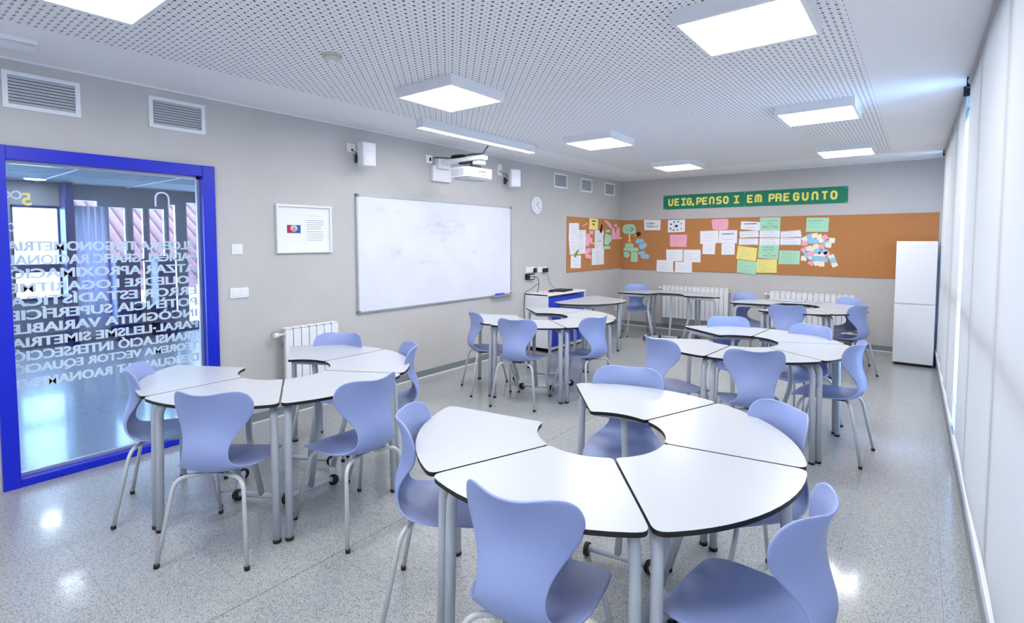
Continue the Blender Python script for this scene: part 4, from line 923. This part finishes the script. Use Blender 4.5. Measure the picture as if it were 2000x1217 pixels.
for (cx, cy), _, nm, segs in RINGS:
    for ang, sl in segs:
        o = seg0 if first else copy_tree(seg0); first = False
        a = math.radians(ang); rr = SCX + (.004)
        o.location = (cx+rr*math.cos(a), cy+rr*math.sin(a), 0); o.rotation_euler = (0, 0, a)
        o['label'] = 'white table, ' + sl + ' of the ' + nm[0]
# loose D-shaped table by the cabinet
e = empty('side_table', 'white table with one curved side standing alone against the low cabinet', 'table', (.9, 6.8, 0))
poly = [(.60, 6.21), (.80, 6.10), (1.02, 6.18), (1.20, 6.31), (1.34, 6.53), (1.40, 6.78), (1.37, 7.0), (1.26, 7.14), (1.0, 7.27), (.75, 7.36), (.60, 7.40)]
poly = round_poly([(x-.9, y-6.8) for x, y in poly], .09, 6)
slab(poly, 0, 'table_top', e)
for x, y in ((.27, .32), (.22, -.44), (-.22, -.47), (-.20, .40)):
    b = B(); tube(b, [(x, y, .012), (x, y, TZ-TT)], .0205, seg=14); lg = obj('leg', b, M['tube'], e)
    b = B(); cyl(b, (x, y, 0), (x, y, .018), .0225); obj('foot_cap', b, M['black'], lg)
b = B(); zr = TZ-TT-.03
for p0, p1 in (((-.22, -.47), (.22, -.44)), ((.22, -.44), (.27, .32)), ((.27, .32), (-.20, .40)), ((-.20, .40), (-.22, -.47))):
    dx, dy = p1[0]-p0[0], p1[1]-p0[1]; xbox(b, Matrix.Translation(((p0[0]+p1[0])/2, (p0[1]+p1[1])/2, zr)) @ Matrix.Rotation(math.atan2(dy, dx), 4, 'Z'), math.hypot(dx, dy)-.03, .02, .05)
obj('apron', b, M['tube'], e)
# ------------------------------------------------------------------ chairs
ST = [ # y, z, half width, edge curl
 (.238, .428, .125, -.004), (.233, .437, .158, -.003), (.222, .4445, .182, -.001), (.20, .451, .200, .001), (.165, .456, .210, .004), (.11, .457, .215, .008), (.05, .4545, .214, .012), (-.01, .450, .214, .018),
 (-.07, .446, .210, .026), (-.125, .447, .199, .031), (-.172, .456, .176, .030), (-.208, .474, .156, .030), (-.231, .500, .138, .030), (-.243, .533, .125, .030), (-.246, .567, .119, .032), (-.241, .602, .120, .038),
 (-.230, .638, .132, .050), (-.219, .673, .154, .064), (-.211, .708, .179, .078), (-.208, .742, .200, .088), (-.209, .775, .210, .091), (-.213, .806, .212, .092), (-.220, .834, .206, .089), (-.228, .858, .195, .084), (-.235, .874, .176, .074), (-.239, .882, .156, .063), (-.242, .886, .125, .045)]
def make_chair():
    e = empty('school_chair', '', 'chair', group='periwinkle school chairs')
    b = B(); NV = 18; n = len(ST); g = []
    for i, (y, z, w, c) in enumerate(ST):
        a = ST[max(0, i-1)]; d = ST[min(n-1, i+1)]
        t = Vector((0, d[0]-a[0], d[1]-a[1])).normalized(); nn = Vector((0, t.z, -t.y))   # inner side (up on the seat, forward on the back)
        if nn.z < 0 and i < 8: nn = -nn
        row = []
        for k in range(NV+1):
            v = -1+2*k/NV; vv = math.sin(v*PI/2)*.55+v*.45
            if i >= 13: nn = Vector((0, 1, 0))
            p = Vector((vv*w, y, z)) + nn*c*abs(vv)**2
            if i > n-7: p.z -= .009*(i-(n-7))/6*max(0, 1-(abs(vv)/.7)**2)
            row.append(b.verts.new(p))
        g.append(row)
    for i in range(n-1):
        for k in range(NV): b.faces.new((g[i][k], g[i][k+1], g[i+1][k+1], g[i+1][k])).smooth = True
    o = obj('seat_shell', b, M['chair'], e)
    sm = o.modifiers.new('thickness', 'SOLIDIFY'); sm.thickness = .009; sm.offset = 0
    ss = o.modifiers.new('smooth', 'SUBSURF'); ss.levels = 1; ss.render_levels = 1
    for s in (-1, 1):
        for nm, P_ in (('rear', [(s*.05, -.13, .431), (s*.178, -.185, .431), (s*.233, -.268, .012)]), ('front', [(s*.05, .08, .434), (s*.178, .15, .434), (s*.225, .268, .012)])):
            b = B(); tube(b, P_, .0108, .075, seg=12, n=8); lg = obj('leg', b, M['ltube'], e)
            f = Vector(P_[2]); b = B(); cyl(b, (f.x, f.y, 0), (f.x-s*.003, f.y, .02), .0135, seg=12); obj('foot_cap', b, M['black'], lg)
    b = B(); box(b, -.055, .055, -.12, .10, .424, .443, .006); obj('seat_mount', b, M['dark'], e)
    return e
ch0 = make_chair()
def top2c(x, y, phi): a = math.radians(phi); return (x+.215*math.cos(a), y+.215*math.sin(a), phi)
CH = [
 (top2c(3.784, 1.216, 101), 'large chair in the foreground centre, seen from behind, lower edge cut off'),
 (top2c(4.555, 1.735, 174), 'foreground chair at the lower right, facing left'),
 ((3.09, 1.658, 38), 'chair tucked against the left side of the nearest table ring'),
 (top2c(3.356, 2.935, 288), 'chair at the far side of the nearest table ring, its seat visible through the middle'),
 ((4.15, 2.51, 225), 'chair at the right side of the nearest table ring, back raised above the white top'),
 ((1.046, 1.248, 63), 'chair at the far left, beside the blue-framed glass'),
 ((1.772, 1.273, 126), 'chair seen from behind at the front of the left table ring'),
 ((2.125, 1.82, 180), 'chair on the right front of the left table ring, turned left'),
 ((1.04, 2.37, 300), 'chair by the left radiator, only its back showing above the table'),
 ((1.655, 2.42, 236), 'chair at the far right of the left table ring, seen edge-on'),
 ((.973, 4.393, 55.6), 'side-on chair below the right end of the whiteboard'),
 ((1.525, 4.248, 107.3), 'chair seen from behind at the front of the ring by the low cabinet'),
 (top2c(2.171, 4.714, 168), 'chair on the right of the ring by the low cabinet, facing left'),
 (top2c(3.072, 3.961, 62), 'chair on the left of the middle right table ring'),
 (top2c(3.851, 3.929, 114), 'chair seen squarely from behind at the front of the middle right ring'),
 (top2c(3.176, 5.543, 303), 'chair at the far left side of the middle right ring, facing the camera'),
 (top2c(4.0, 5.459, 243), 'chair at the far right side of the middle right ring, facing the camera'),
 ((4.204, 4.73, 174), 'chair on the right of the middle right ring, nearest the window aisle'),
 (top2c(2.619, 8.229, 322), 'chair between the two back radiators'),
 (top2c(3.482, 6.974, 101), 'chair seen from behind at the front of the back right ring'),
 (top2c(4.035, 8.43, 228), 'chair at the back right ring closest to the tall white cabinet'),
 (top2c(4.224, 7.517, 157), 'chair on the right of the back right ring, facing left'),
 ((.79, 8.63, 305), 'chair in the far left corner behind the arc of tables'),
]
for i, ((x, y, phi), lab) in enumerate(CH):
    o = ch0 if i == 0 else copy_tree(ch0)
    o.location = (x, y, 0); o.rotation_euler = (0, 0, math.radians(phi-90)); o['label'] = lab
# slim case lying on the back right ring
b = B(); box(b, -.17, .17, -.11, .11, 0, .022, .006)
o = obj('slim_case', b, M['vslat']); o.location = (3.28, 8.42, TZ); o.rotation_euler = (0, 0, .1); tag(o, 'slim grey case lying on the far edge of the back right ring', 'case')
